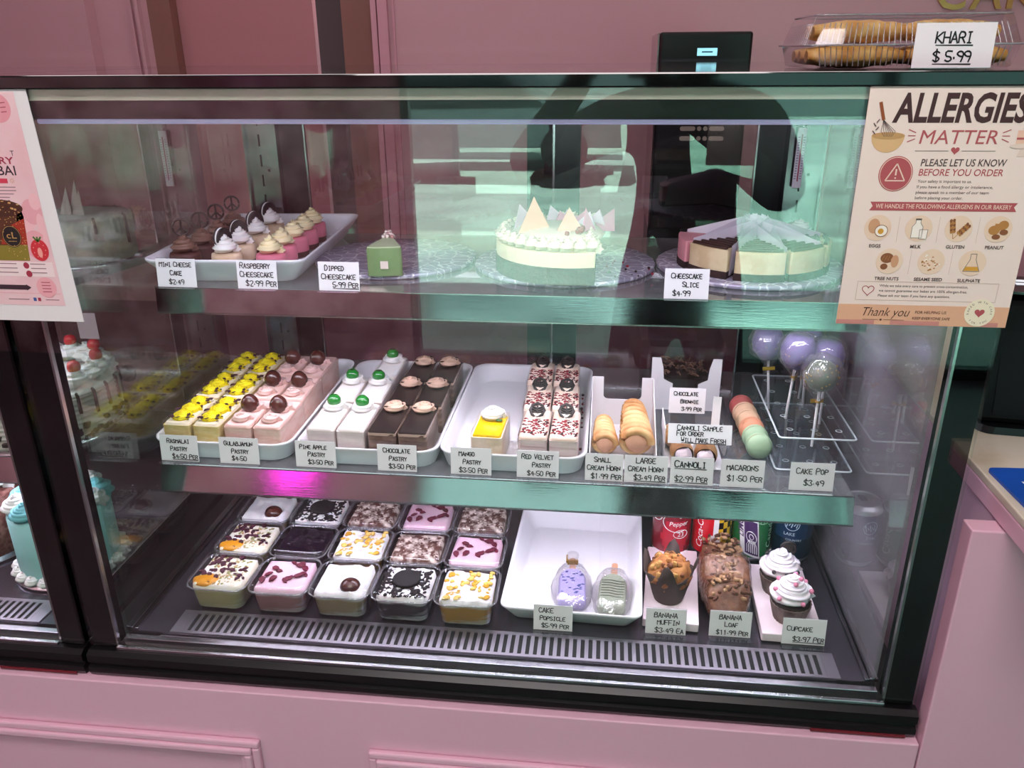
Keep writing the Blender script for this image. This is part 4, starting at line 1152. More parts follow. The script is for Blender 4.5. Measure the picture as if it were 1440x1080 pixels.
b = MB(); type_text(b, 'Coca-Cola', .0, 0, width=.072, f=lambda u, v_: cyl(-.022-v_*1.0+.004, .024+u), shear=.2); part('lettering', b, wink, o)
o = can_root('green drink can with a slanted purple and white label', (1.024, .333, DECK+.0003), .0)
can_body(o, [alu, M('can_green', '1c6b38', .25, coat=.4)], lambda u, z: 1)
b = MB()
sk = lambda u, v_: cyl(u-.004-(v_-.05)*.12, v_+u*-.35)
for a0, a1, c0, c1, mi in ((-.022, .012, .014, .088, 0), (-.013, .010, .018, .084, 1)):
    N = 8
    for i in range(N):
        u0 = a0+(a1-a0)*i/N; u1 = a0+(a1-a0)*(i+1)/N; e = .0003+.0002*mi
        f2 = lambda u, v_: cyl(u-.004-(v_-.05)*.12, v_+u*-.35, e)
        b.add([f2(u0, c0), f2(u1, c0), f2(u1, c1), f2(u0, c1)], [(0, 1, 2, 3)], mi)
def f3(u, v_): return cyl(u-.004-(v_-.05)*.12, v_+u*-.35, .0008)
type_text(b, 'LIMO', 0, 0, width=.034, f=lambda u, v_: f3(-.0145-v_, .046+u), mi=1, bold=.02)
ring = [f3(-.001+.0085*math.cos(i*PI/12), .052+.011*math.sin(i*PI/12)) for i in range(25)]; b.tube(ring, .0007, 4, 0)
for i in range(6): u = -.0095+.0033*i; b.tube([f3(u, .022), f3(u, .036), f3(u*.5, .046)], .0008, 4, 0)
ring = [f3(-.001+.0035*math.cos(i*PI/8), .053+.005*math.sin(i*PI/8)) for i in range(17)]; b.tube(ring, .0006, 4, 0)
part('label', b, [wink, M('label_purple', '4a2c5e', .4)], o)
b = MB(); ring = [cyl(.014+.015*math.cos(i*PI/12), .090+.012*math.sin(i*PI/12)) for i in range(25)]; b.tube(ring, .0005, 4)
for k in (-.006, 0, .006): b.tube([cyl(.014+k, .079), cyl(.014+k, .101)], .0004, 4)
type_text(b, 'Canada', 0, 0, width=.055, f=lambda u, v_: cyl(.036-v_, .028+u), shear=.2)
part('emblem', b, M('print_palegreen', '9fc4a4', .5), o)
o = can_root('dark blue drink can with a pale emblem, right end', (1.0925, .335, DECK+.0003), -.1)
can_body(o, [alu, M('can_navy', '14304f', .25, coat=.4), M('can_navy_dark', '0c1c30', .25)], lambda u, z: 2 if z < .05 else 1)
b = MB(); ring = [cyl(-.006+.012*math.cos(i*PI/12), .080+.012*math.sin(i*PI/12)) for i in range(25)]; b.tube(ring, .0006, 4)
for k in range(5): b.tube([cyl(-.015+k*.004, .074+.003*(k % 2)), cyl(-.012+k*.004, .086-.004*(k % 2))], .0008, 4)
type_text(b, 'LAKE', -.018, .058, height=.006, f=cyl); type_text(b, 'COUNTRY', -.014, .048, height=.004, f=cyl)
part('emblem', b, M('print_paleblue', 'b9cad8', .5), o)

# ------------------------------------------------------------------ price cards
def card(label, lines, x, y, z, w=.062, h=.043, tilt=.10, rz=0, fade=False, under=(), holder=True):
    o = thing('price_card', label, 'price card', (x, y, z), rz, 'hand-lettered price cards')
    o.rotation_euler = (-tilt, 0, rz)
    part('paper', MB().box(-w/2, w/2, 0, .0006, .001, .001+h), whitecard, o)
    b = MB(); hz = h
    for i, (s, hh, dx, zz) in enumerate(lines):
        tw = hand_width(s, hh); k = min(1, (w*.94)/tw) if tw else 1
        hh2 = hh*k; tw *= k
        hand(b, s, max(-w/2+.0015, min(-tw/2+dx, w/2-tw-.0008)), .001+zz*h, hh2, y=-.0004, pen=.00125 if hh < .010 else .0016, seed=len(label)+i, line=i in under)
    part('handwriting', b, ink, o)
    if holder:
        part('card_holder', MB().box(-w/2, w/2, .0010, .0022, .0, .001+h+.001).box(-w/2, w/2, -.012, .0010, .0, .0008), acrylic, o)
    return o
yA = .2225; zA = S1+.0005
card('price card reading Mini Cheese Cake 2.49 at the left end of the upper shelf', [('Mini Cheese', .0075, 0, .72), ('Cake', .0075, 0, .42), ('$2.49', .0075, 0, .10)], .113, yA, zA)
card('price card reading Raspberry Cheesecake 2.99 in front of the white flared tray', [('Raspberry', .0085, -.002, .72), ('Cheesecake', .0085, 0, .42), ('$2.99 Per', .0085, .006, .10)], .240, yA, zA)
card('price card reading Dipped Cheesecake 5.99 left of the green slice', [('Dipped', .0080, -.006, .70), ('Cheesecake', .0085, 0, .40), ('5.99 Per', .0080, .01, .12)], .366, yA, zA, under=(2,))
card('price card reading Cheescake Slice 4.99 left of the striped slices', [('Cheescake', .0078, 0, .68), ('Slice', .0075, .006, .40), ('$4.99', .0078, -.006, .10)], .872, yA, zA)
yB = .163; zB = S2+.0005
for lab, ls, x, w_, un in [
    ('price card reading Rasmalai Pastry 4.50, leftmost on the lower shelf', [('Rasmalai', .0075, 0, .70), ('Pastry', .0075, 0, .40), ('$4.50 Per', .0075, .01, .10)], .103, .062, (2,)),
    ('price card reading Gulabjamun Pastry 4.50', [('Gulabjamun', .0075, 0, .70), ('Pastry', .0075, .002, .40), ('$4.50', .0075, 0, .12)], .201, .064, ()),
    ('price card reading Pineapple Pastry 3.50', [('Pine Apple', .0070, -.003, .70), ('Pastry', .0075, .002, .42), ('$3.50 Per', .0072, .008, .12)], .324, .064, ()),
    ('price card reading Chocolate Pastry 3.50', [('Chocolate', .0076, 0, .70), ('Pastry', .0075, .002, .40), ('$3.50 Per', .0074, .008, .10)], .452, .061, ()),
    ('price card reading Mango Pastry 3.50', [('Mango', .0078, -.006, .70), ('Pastry', .0075, .002, .40), ('$3.50 Per', .0078, .004, .08)], .566, .062, ()),
    ('price card reading Red Velvet Pastry 4.50', [('Red Velvet', .0078, 0, .70), ('Pastry', .0075, .006, .40), ('$4.50 Per', .0076, .006, .08)], .667, .063, ()),
    ('price card reading Small Cream Horn 1.99', [('Small', .0080, -.002, .70), ('Cream Horn', .0080, 0, .40), ('$1.99 Per', .0080, .004, .08)], .7655, .056, ()),
    ('price card reading Large Cream Horn 3.49', [('LARGE', .0082, 0, .72), ('Cream Horn', .0084, 0, .42), ('$3.49 Per', .0082, .006, .10)], .827, .063, (2,)),
    ('price card reading Cannoli 2.99', [('Cannoli', .0105, -.002, .64), ('$2.99 Per', .0085, 0, .12)], .8935, .062, (0, 1)),
    ('price card reading Macarons 1.50', [('MACARONS', .0080, 0, .62), ('$1.50 Per', .0090, .004, .22)], .966, .062, ()),
    ('price card reading Cake Pop 3.49, rightmost on the lower shelf', [('Cake Pop', .0092, 0, .60), ('$3.49', .0090, .004, .18)], 1.064, .062, ())]:
    card(lab, ls, x, yB, zB, w_, under=un)
card('price card reading Chocolate Brownie 3.99 leaning behind the cannoli tray', [('Chocolate', .0070, -.002, .70), ('Brownie', .0066, .004, .40), ('3.99 Per', .0066, .008, .10)], .897, .322, SZ+.045, .058, .043, .1, holder=False)
card('white note reading Cannoli Sample For Order Will Make Fresh', [('Cannoli Sample', .0078, 0, .68), ('For Order', .0072, -.014, .40), ('Will Make Fresh', .0072, .006, .08)], .9065, .206, SZ+.0465, .094, .030, .3, .0, holder=False, under=(2,))
yC = .099; zC = DECK+.0006
card('price card reading Cake Popsicle 5.99 in front of the large white tray', [('CAKE', .0080, -.010, .70), ('Popsicle', .0078, 0, .40), ('$5.99 Per', .0074, .004, .10)], .697, .0905, zC, .059)
card('price card reading Banana Muffin 3.49', [('BANANA', .0082, 0, .66), ('MUFFIN', .0078, .004, .38), ('$3.49 Ea', .0086, .006, .06)], .866, yC, zC, .060)
card('price card reading Banana Loaf 11.99', [('BANANA', .0078, 0, .68), ('Loaf', .0078, .002, .40), ('$11.99 Per', .0074, .004, .08)], .961, yC+.004, zC, .061)
card('price card reading Cupcake 3.97 at the right front corner', [('Cupcake', .0085, -.006, .52), ('$3.97 Per', .0080, .008, .12)], 1.066, yC-.003, zC, .062, under=(1,))
card('white card reading Khari 5.99 standing in front of the clamshell on the case top', [('KHARI', .0105, 0, .56), ('$ 5.99', .0105, 0, .14)], 1.112, .055, .8534, .080, .044, .05, under=(0, 1))

# ------------------------------------------------------------------ posters on the front glass
def quad(b, x0, x1, z0, z1, y, mi): return b.add([(x0, y, z0), (x1, y, z0), (x1, y, z1), (x0, y, z1)], [(0, 1, 2, 3)], mi)
DK = [0]
def disc(b, cx, cz, rx, rz_, y, mi, n=32, a0=0, a1=2*PI):
    DK[0] = (DK[0]+1) % 45; y = y-DK[0]*4e-6
    return b.poly([(cx+rx*math.cos(a0+(a1-a0)*i/n), y, cz+rz_*math.sin(a0+(a1-a0)*i/n)) for i in range(n if a1-a0 > 6.2 else n+1)], mi)
def line(b, pts, wd, y, mi):
    for (x0, z0), (x1, z1) in zip(pts, pts[1:]):
        d = Vector((x1-x0, z1-z0));
        if d.length < 1e-7: continue
        n_ = Vector((-d.y, d.x)).normalized()*wd/2
        b.add([(x0-n_.x, y, z0-n_.y), (x1-n_.x, y, z1-n_.y), (x1+n_.x, y, z1+n_.y), (x0+n_.x, y, z0+n_.y)], [(0, 1, 2, 3)], mi)
def heart(b, cx, cz, s, y, mi, outline=0):
    pts = [(cx+s*.0625*16*math.sin(t)**3*.5, cz+s*.0625*.5*(13*math.cos(t)-5*math.cos(2*t)-2*math.cos(3*t)-math.cos(4*t))) for t in [2*PI*i/40 for i in range(40)]]
    if outline: line(b, pts+pts[:1], outline, y, mi)
    else: b.poly([(x, y, z) for x, z in pts], mi)

PX0, PX1, PZ0, PZ1 = 1.0175, 1.1985, .5865, .8465
t = thing('allergy_poster', 'cream allergies matter poster taped to the right of the front glass', 'poster', (1.108, -.0012, PZ0))
X = lambda x: x-1.108
Z = lambda z: z-PZ0
pb = M('poster_cream', 'f3e2d8', .7, bump=.03, bscale=12); pdk = M('poster_brown', '43292a', .7); prd = M('poster_rose', 'b5585c', .7); ptx = M('poster_text', '5a4a48', .7)
ppk = M('poster_blush', 'f0d3c2', .7); ptan = M('poster_tan', 'dcae82', .7); ppeach = M('poster_peach', 'e6b493', .7)
part('paper', MB().box(X(PX0), X(PX1), -.0004, .0004, 0, PZ1-PZ0), pb, t)
y1, y2, y3, y4 = -.0007, -.0009, -.0011, -.0013
b = MB(); type_text(b, 'ALLERGIES', X(1.0435), Z(.8045), height=.0285, width=.131, y=y1, bold=.03, shear=.12); part('headline', b, pdk, t)
b = MB(); type_text(b, 'MATTER', X(1.0735), Z(.7825), height=.0145, width=.0765, y=y1, bold=.0, shear=.12)
for s, xx in ((-1, 1.0690), (1, 1.1535)):
    for dz in (-1, 0, 1): line(b, [(X(xx), Z(.7905)+dz*.003), (X(xx)+s*.0075, Z(.7905)+dz*.0062)], .0009, y1, 0)
heart(b, X(1.1105), Z(.7760), .0085, y1, 0); part('matter_heading', b, prd, t)
b = MB(); line(b, [(X(1.071), Z(.7755)), (X(1.104), Z(.7755))], .0005, y1, 0); line(b, [(X(1.117), Z(.7755)), (X(1.150), Z(.7755))], .0005, y1, 0)
type_text(b, 'PLEASE LET US KNOW', X(1.0790), Z(.7602), height=.0075, width=.0845, y=y1, bold=.012, shear=.1)
for k, s in enumerate(('Your safety is important to us.', 'If you have a food allergy or intolerance,', 'please speak to a member of our team', 'before placing your order.')):
    type_text(b, s, X(1.0790), Z(.7432)-k*.0057, height=.0032, width=(.054, .076, .073, .048)[k], y=y1)
part('message', b, ptx, t)
b = MB(); type_text(b, 'BEFORE YOU ORDER', X(1.0785), Z(.7505), height=.0072, width=.0835, y=y1, bold=.008, shear=.1); part('message', b, prd, t)
b = MB(); cx, cz = X(1.0555), Z(.7520)
disc(b, cx, cz, .0172, .0182, y1, 0); disc(b, cx, cz, .0163, .0173, y2, 1); disc(b, cx, cz, .0156, .0166, y3, 0)
tri = [(cx-.0098, cz-.0070), (cx+.0098, cz-.0070), (cx, cz+.0105), (cx-.0098, cz-.0070)]; line(b, tri, .0013, y4, 1)
line(b, [(cx, cz+.005), (cx, cz-.0015)], .0016, y4, 1); disc(b, cx, cz-.0042, .0009, .0009, y4, 1, 10)
part('warning_icon', b, [prd, ppk], t)
# mixing bowl and whisk
b = MB(); cx, cz = X(1.0420), Z(.7905)
b.poly([(cx+.0165*math.cos(PI+PI*i/20), y1, cz+.0170*math.sin(PI+PI*i/20)) for i in range(21)], 0)
disc(b, cx, cz, .0165, .0035, y2, 1)
hx, hz = X(1.0290), Z(.8246)
for k in range(7): line(b, [(X(1.0350), Z(.806)), (cx-.008+.0024*k, cz+.0045+.001*math.sin(k)), (cx-.004+.0012*k, cz-.001)], .0004, y3, 3)
line(b, [(hx+.0005, hz-.001), (X(1.0350), Z(.8060))], .0032, y4, 2)
for k in range(4): line(b, [(X(1.0285), Z(.792)+k*.0038), (X(1.0255+.0055*(k % 2)), Z(.7955)+k*.0038)], .0009, y4, 3)
part('bowl_drawing', b, [M('bowl_beige', 'dfb985', .7), M('bowl_inside', 'c79d67', .7), M('whisk_wood', '94512c', .7), ptx], t)
# little cake on a stand, right edge
b = MB(); cx, cz = X(1.1760), Z(.7880)
quad(b, cx-.008, cx+.008, cz-.006, cz+.008, y1, 0); quad(b, cx-.008, cx+.008, cz-.001, cz+.001, y2, 1); disc(b, cx, cz-.0075, .0135, .0025, y3, 2); b.poly([(cx-.002, y1, cz-.009), (cx-.005, y1, cz-.018), (cx+.005, y1, cz-.018), (cx+.002, y1, cz-.009)], 2)
disc(b, cx+.001, cz+.0105, .0045, .0045, y3, 3); part('cake_drawing', b, [M('drawn_sponge', 'efc5ae', .7), prd, M('drawn_white', 'e6d3c5', .7), M('drawn_cherry', 'a92430', .7)], t)
# banner
b = MB(); b.poly([(X(1.0345), y1, Z(.7230)), (X(1.0375), y1, Z(.7185)), (X(1.0345), y1, Z(.7138)), (X(1.1830), y1, Z(.7138)), (X(1.1800), y1, Z(.7185)), (X(1.1830), y1, Z(.7230))][::-1], 0)
type_text(b, 'WE HANDLE THE FOLLOWING ALLERGENS IN OUR BAKERY', X(1.0405), Z(.7163), height=.0048, width=.137, y=y2, mi=1, bold=.01)
part('banner', b, [prd, ppk], t)
# allergen icons
names = [('EGGS', 1.0462, .6951), ('MILK', 1.0885, .6950), ('GLUTEN', 1.1290, .6953), ('PEANUT', 1.1690, .6953), ('TREE NUTS', 1.0640, .6590), ('SESAME SEED', 1.1075, .6590), ('SULPHATE', 1.1500, .6585)]
ic = {'egg': M('egg_tan', 'd3a27c', .7), 'white': M('print_cream', 'fbf5ea', .7), 'yolk': M('yolk_yellow', 'd9a23c', .7), 'grey': M('drawn_grey', '8a7f78', .7), 'nut': M('nut_brown_print', '8c5836', .7), 'straw': M('straw_print', 'b98346', .7)}
im = [ppeach, ic['egg'], ic['white'], ic['yolk'], ic['grey'], ic['nut'], ic['straw'], ptx, M('icon_halo', 'f0d6bd', .7)]
for nm, x, z in names:
    b = MB(); x = X(x); z = Z(z)
    disc(b, x, z, .0140, .0140, y1, 8)
    if nm == 'EGGS':
        disc(b, x-.004, z+.002, .0060, .0080, y2, 1); disc(b, x+.004, z-.003, .0065, .0062, y3, 2); disc(b, x+.0035, z-.0035, .0030, .0030, y4, 3)
        line(b, [(x+.004+.0065*math.cos(i*PI/12), z-.003+.0062*math.sin(i*PI/12)) for i in range(25)], .0006, y4, 5)
    elif nm == 'MILK':
        bt = [(x-.007, z-.010), (x-.007, z+.002), (x-.004, z+.006), (x-.004, z+.010), (x+.001, z+.010), (x+.001, z+.006), (x+.004, z+.002), (x+.004, z-.010)]
        b.poly([(p[0], y2, p[1]) for p in bt], 2); line(b, bt+bt[:1], .0005, y3, 4); quad(b, x-.0045, x+.0015, z+.009, z+.0108, y3, 4)
        gl_ = [(x+.0015, z-.011), (x+.001, z-.001), (x+.0095, z-.001), (x+.009, z-.011)]; b.poly([(p[0], y3, p[1]) for p in gl_], 2); line(b, gl_+gl_[:1], .0005, y4, 4)
    elif nm == 'GLUTEN':
        for s, ang in ((-1, 1.75), (1, .85)):
            bx, bz = x-.004, z-.011
            line(b, [(bx, bz), (bx+.021*math.cos(ang), bz+.021*math.sin(ang))], .0006, y2, 6)
            for k in range(6):
                for sd in (-1, 1):
                    px = bx+(.008+.0024*k)*math.cos(ang)+sd*.0016*math.sin(ang); pz = bz+(.008+.0024*k)*math.sin(ang)-sd*.0016*math.cos(ang); disc(b, px, pz, .0014, .0019, y3, 5 if k % 2 else 6, 10)
    elif nm == 'PEANUT':
        disc(b, x-.004, z-.001, .0058, .0050, y2, 6); disc(b, x+.0045, z+.0045, .0052, .0048, y2, 6); quad(b, x-.004, x+.004, z-.001, z+.006, y2-.00005, 6)
        disc(b, x+.006, z-.003, .0042, .0030, y3, 5); disc(b, x-.001, z-.008, .0042, .0028, y3, 5)
    elif nm == 'TREE NUTS':
        disc(b, x-.003, z+.0035, .0068, .0055, y2, 5); disc(b, x+.0055, z, .0040, .0068, y3, 1); disc(b, x-.005, z-.006, .0038, .0034, y3, 5)
        for k in range(4): line(b, [(x-.008+.003*k, z+.001), (x-.006+.003*k, z+.006)], .0005, y3, 6)
    elif nm == 'SESAME SEED':
        rn = random.Random(2)
        for k in range(34): a = rn.uniform(0, 2*PI); r = .0095*math.sqrt(rn.random()); disc(b, x+r*math.cos(a), z+r*math.sin(a), .0010, .0007, y2, 6 if k % 3 else 2, 8)
    else:
        fl = [(x-.003, z+.010), (x-.003, z+.004), (x-.0085, z-.009), (x+.0085, z-.009), (x+.003, z+.004), (x+.003, z+.010)]
        line(b, fl+fl[:1], .0006, y3, 4); b.poly([(x-.006, y2, z-.004), (x-.0080, y2, z-.0085), (x+.0080, y2, z-.0085), (x+.006, y2, z-.004)], 3)
    type_text(b, nm, x, z-.0212, height=.0037, y=y2, align='C', mi=7, bold=.02)
    part('allergen_icon', b, im, t)
b = MB()
for x, z0, z1 in ((1.0675, .680, .708), (1.1085, .680, .708), (1.149, .680, .708), (1.0855, .645, .672), (1.128, .645, .672)): line(b, [(X(x), Z(z0)), (X(x), Z(z1))], .0003, y1, 0)
bx = [(X(1.0345), Z(.6150)), (X(1.0345), Z(.6360)), (X(1.1820), Z(.6360)), (X(1.1820), Z(.6150))]; line(b, bx+bx[:1], .0005, y1, 0)
heart(b, X(1.0465), Z(.6262), .0125, y1, 1, .0008)
for k, s in enumerate(('While we take every care to prevent cross-contamination,', 'we cannot guarantee our bakes are 100% allergen-free.', 'Please ask our team if you have any questions.')):
    type_text(b, s, X(1.0580), Z(.6302)-k*.0056, height=.0030, width=(.093, .093, .076)[k], y=y1, mi=2)
part('notice_box', b, [M('thin_rule', 'cbb3a6', .7), prd, ptx], t)
b = MB(); quad(b, X(PX0), X(PX1), 0, Z(.6097), y1, 0)
for x0, x1 in ((PX0, 1.0585), (1.0755, 1.1280), (1.172, 1.190)): quad(b, X(x0), X(x1), 0.0003, Z(.5917), y2, 1)
def script(b, s, x, z, wd, y, mi): type_text(b, s, x, z, width=wd, height=.0105, y=y, mi=mi, shear=.35, bold=-.008)
script(b, 'Thank you', X(1.0450), Z(.5968), .050, y3, 2)
type_text(b, 'FOR HELPING US', X(1.1005), Z(.6005), height=.0033, width=.033, y=y3, mi=2, shear=.1); type_text(b, 'KEEP EVERYONE SAFE', X(1.0985), Z(.5935), height=.0033, width=.040, y=y3, mi=2, shear=.1)
line(b, [(X(1.0455), Z(.5925)), (X(1.0620), Z(.5925))], .0004, y3, 2); line(b, [(X(1.068), Z(.5925)), (X(1.090), Z(.5925))], .0004, y3, 2); disc(b, X(1.0650), Z(.5925), .0012, .0012, y3, 2, 10)
cx, cz = X(1.1680), Z(.6030); disc(b, cx, cz, .0158, .0158, y3, 3); heart(b, cx, cz, .0105, y4, 4)
def arc(txt, r, a_mid, span, inv):
    for k, ch in enumerate(txt):
        a = a_mid-(k-(len(txt)-1)/2)*span/len(txt)*(1 if not inv else -1)
        rot_ = a-PI/2 if not inv else a+PI/2
        if ch != ' ': type_text(b, ch, 0, 0, height=.0022, mi=2, f=lambda u, v_: (cx+r*math.cos(a)+(u-.0008)*math.cos(rot_)-v_*math.sin(rot_), y4, cz+r*math.sin(a)+(u-.0008)*math.sin(rot_)+v_*math.cos(rot_)))
arc('BAKED WITH CARE', .0112, PI/2, 3.6, False); arc('FOR YOU', .0132, -PI/2, 1.7, True)
part('thank_you_band', b, [ppeach, M('strip_rose', 'd08f86', .7), M('script_brown', '4d342c', .7), M('seal_cream', 'f4ebd0', .7), prd], t)
for x, z in ((1.063, .5815), (1.163, .579)):
    pass

t = thing('drink_flyer', 'pink strawberry drink flyer on white paper, cut off at the left edge', 'poster', (.02, -.0012, .562))
X = lambda x: x-.02
Z = lambda z: z-.562
b = MB().loft([[(X(-.075), y, 0), (X(.1065), y, .0005), (X(.0955), y, .2775), (X(-.082), y, .279)] for y in (-.0004, .0004)], True, True, 0, False)
part('paper', b, M('flyer_white', 'e9e4e6', .7), t)
b = MB().poly([(X(-.060), y1, Z(.583)), (X(.0866), y1, Z(.583)), (X(.0800), y1, Z(.836)), (X(-.066), y1, Z(.837))], 0)
part('pink_print', b, M('flyer_pink', 'f0cfd3', .7, col2='e6b3bb', nscale=12, lo=.35, hi=.75), t)
b = MB()
for cx, cz, r in ((.070, .700, .014), (.078, .685, .012), (.066, .660, .016), (.080, .665, .012), (.076, .712, .009), (.060, .690, .012)): disc(b, X(cx), Z(cz), r if cx+r < .083 else .083-cx, r*1.1, y2, 0 if r > .012 else 1, 24)
part('ruffle_print', b, [M('ruffle_pink', 'e8a5ae', .7), M('ruffle_light', 'f2bcc2', .7)], t)
b = MB(); disc(b, X(.056), Z(.8185), .0165, .0165, y2, 0)
for k in range(3): line(b, [(X(.060), Z(.824)-k*.005), (X(.067), Z(.8245)-k*.005)], .0010, y3, 1)
part('round_logo', b, [M('logo_pink', 'e79ba6', .7), M('logo_red', 'b0485a', .7)], t)
b = MB()
type_text(b, 'T', X(.0640), Z(.7655), height=.0060, y=y2, align='R', mi=1)
type_text(b, 'STRAWBERRY', X(.0615), Z(.7560), height=.0082, width=.098, y=y2, align='R', mi=0, bold=.02)
type_text(b, 'DUBAI', X(.0610), Z(.7430), height=.0115, width=.048, y=y2, align='R', mi=1, bold=.01)
quad(b, X(.0), X(.0478), Z(.7335), Z(.7390), y2, 2)
for k in range(8): a = k*PI/4; line(b, [(X(.0535)+.0012*math.cos(a), Z(.7365)+.0012*math.sin(a)), (X(.0535)+.0032*math.cos(a), Z(.7365)+.0032*math.sin(a))], .0006, y2, 3)
for k in range(4): line(b, [(X(-.02), Z(.7290)-k*.0040), (X((.0560, .0560, .0520, .046)[k]), Z(.7290)-k*.0040)], .0011, y2, 4)
part('lettering', b, [M('flyer_crimson', 'a8324a', .7), M('flyer_dark', '3c2430', .7), M('flyer_red', 'd23a55', .7), M('flyer_gold', 'cf9c6a', .7), M('flyer_smalltext', '9d7480', .7)], t)
b = MB()
b.poly([(X(.000), y2, Z(.640)), (X(.0530), y2, Z(.640)), (X(.0585), y2, Z(.702)), (X(-.006), y2, Z(.702))], 0)
b.poly([(X(.000), y3, Z(.640)), (X(.0530), y3, Z(.640)), (X(.0548), y3, Z(.660)), (X(-.002), y3, Z(.658))], 1)
b.poly([(X(.020), y3, Z(.660)), (X(.0548), y3, Z(.660)), (X(.0575), y3, Z(.692)), (X(.030), y3, Z(.680))], 2)
disc(b, X(.026), Z(.704), .0330, .0105, y3, 3); rn = random.Random(4)
for k in range(60):
    a = rn.uniform(0, 2*PI); r = math.sqrt(rn.random()); disc(b, X(.026)+.030*r*math.cos(a), Z(.708)+.009*r*math.sin(a), rn.uniform(.0008, .0022), rn.uniform(.0007, .0014), y4, 4 if k % 2 else 0, 8)
for k in range(120):
    z = rn.uniform(.641, .700); x = rn.uniform(-.002, .0535+(z-.64)*.08); disc(b, X(x), Z(z), .0007, .0006, y3-.0001, 4 if k % 3 else 1, 6)
disc(b, X(.0365), Z(.6700), .0125, .0135, y4, 5); line(b, [(X(.0365)+.0115*math.cos(i*PI/14), Z(.6700)+.0124*math.sin(i*PI/14)) for i in range(29)], .0005, y4-.0001, 6)
type_text(b, 'cL', X(.0365), Z(.6675), height=.0082, width=.013, y=y4-.0002, align='C', mi=6)
line(b, [(X(.031), Z(.664)), (X(.042), Z(.664))], .0006, y4-.0002, 6)
part('drink_cup_print', b, [M('cup_brown', '5a2f1c', .6), M('cup_pistachio', '8a7a2c', .6), M('cup_strawberry', 'a8301e', .6), M('cup_cocoa', '4a2418', .6), M('cup_nut', 'd9a86c', .6), M('logo_black', '1d1517', .6), M('logo_gold', 'c99a5c', .6)], t)
b = MB(); disc(b, X(.0690), Z(.6535), .0115, .0135, y3, 0); disc(b, X(.0690), Z(.6505), .0032, .0062, y4, 1)
for k in range(9): disc(b, X(.0690)+.0078*math.cos(k*.7), Z(.6535)+.0092*math.sin(k*.7), .0006, .0009, y4, 1, 6)
for k in (-1, 0, 1): line(b, [(X(.0690), Z(.6640)), (X(.0690)+k*.005, Z(.6700))], .0022, y4, 2)
part('strawberry_print', b, [M('berry_red', 'd0303a', .6), M('berry_light', 'f0a096', .6), M('berry_leaf', '4f7a34', .6)], t)
b = MB()
quad(b, X(-.05), X(.0815), Z(.620), Z(.6385), y2, 3)
for k in range(3):
    for x0, x1 in ((-.02, .034), (.052, .072)): line(b, [(X(x0), Z(.6360)-k*.0055), (X(x1), Z(.6360)-k*.0055)], .0011, y3, 2)
disc(b, X(.0465), Z(.6340), .0038, .0040, y3, 0); disc(b, X(.0480), Z(.6235), .0040, .0042, y3, 0)
quad(b, X(-.02), X(.0400), Z(.6030), Z(.6090), y3, 1); b.poly([(X(.040), y3, Z(.602)), (X(.0465), y3, Z(.606)), (X(.040), y3, Z(.610))], 1)
disc(b, X(.0668), Z(.6065), .0130, .0130, y3, 4)
for k in range(4): line(b, [(X(.061), Z(.613)-k*.004), (X(.073), Z(.613)-k*.004)], .0009, y4, 0)
line(b, [(X(-.04), Z(.5985)), (X(.084), Z(.5985))], .0007, y2, 4)
for x0, x1 in ((.012, .040), (.062, .080)): line(b, [(X(x0), Z(.5905)), (X(x1), Z(.5905))], .0012, y2, 2)
quad(b, X(.0455), X(.0495), Z(.5885), Z(.5930), y2, 5); quad(b, X(.0515), X(.0555), Z(.5885), Z(.5930), y2, 0)
part('footer_print', b, [M('flyer_crimson', 'a8324a'), M('flyer_dark', '3c2430'), M('flyer_smalltext', '9d7480'), M('flyer_pale', 'f3dcdd', .7), M('seal_pink', 'eda9b1', .7), M('social_blue', '3b5998', .7)], t)
tp = part('tape', MB().box(X(.096), X(.122), .0004, .0008, -.022, .012), clear('tape_clear', 'e8e4e8', .06, .2, haze=.35, hazecol='cfc7cf'), t)

# ------------------------------------------------------------------ on top of the case
TOP = .8533
t = thing('pastry_clamshell', 'long clear clamshell box of golden khari puff pastries on the case top', 'clamshell box', (1.083, .165, TOP))
W, D = .228, .155
b = MB(); n = 5
b.rrect([(W*.93, D*.93, .0004), (W*.95, D*.95, .002), (W, D, .024)], .012, n, c1=False); part('box_base', b, plastic, t)
b = MB(); b.rrect([(W, D, .0252), (W*.93, D*.86, .052), (W*.90, D*.82, .057)], .012, n, c0=False)
part('box_lid', b, plastic, t)
rm = clear('rim_plastic', 'dedbe0')
b = MB(); ring = rr(0, 0, W+.006, D+.006, .014, .0246, 6); b.tube(ring+ring[:1], .0013, 6); ring = rr(0, 0, W*.915, D*.84, .012, .0555, 6); b.tube(ring+ring[:1], .0009, 5)
for k in range(34):
    x = -W/2+.012+k*(W-.024)/33
    b.tube([(x*.985, -D/2+.001, .026), (x*.93, -D*.43, .047)], .0007, 4); b.tube([(x*.95, -D*.475, .003), (x*.985, -D/2+.001, .023)], .0007, 4)
for k in range(14):
    y = -D/2+.012+k*(D-.024)/13; b.tube([(-W/2+.001, y*.97, .026), (-W*.465, y*.86, .047)], .0007, 4)
part('ribs', b, rm, t)
def khari():
    o = root('puff_pastry'); rings = []; n = 20
    for k in range(13):
        s = k/12; e = max(.35, math.sin(PI*min(max(s, .04), .96))**.3)
        rings.append([(-.0525+.105*s, .0172*e*math.cos(i*2*PI/n)*(1+.06*math.sin(i*3+k)), .0118*e*math.sin(i*2*PI/n)*(1+.10*math.sin(i*5+k*2))) for i in range(n)])
    part('pastry', MB().loft(rings), M('khari_golden', 'c98a3c', .55, bump=.8, bscale=60, col2='f2c87c', nscale=34, lo=.35, hi=.7, stretch=(3, .6, 1.5)), o); return o
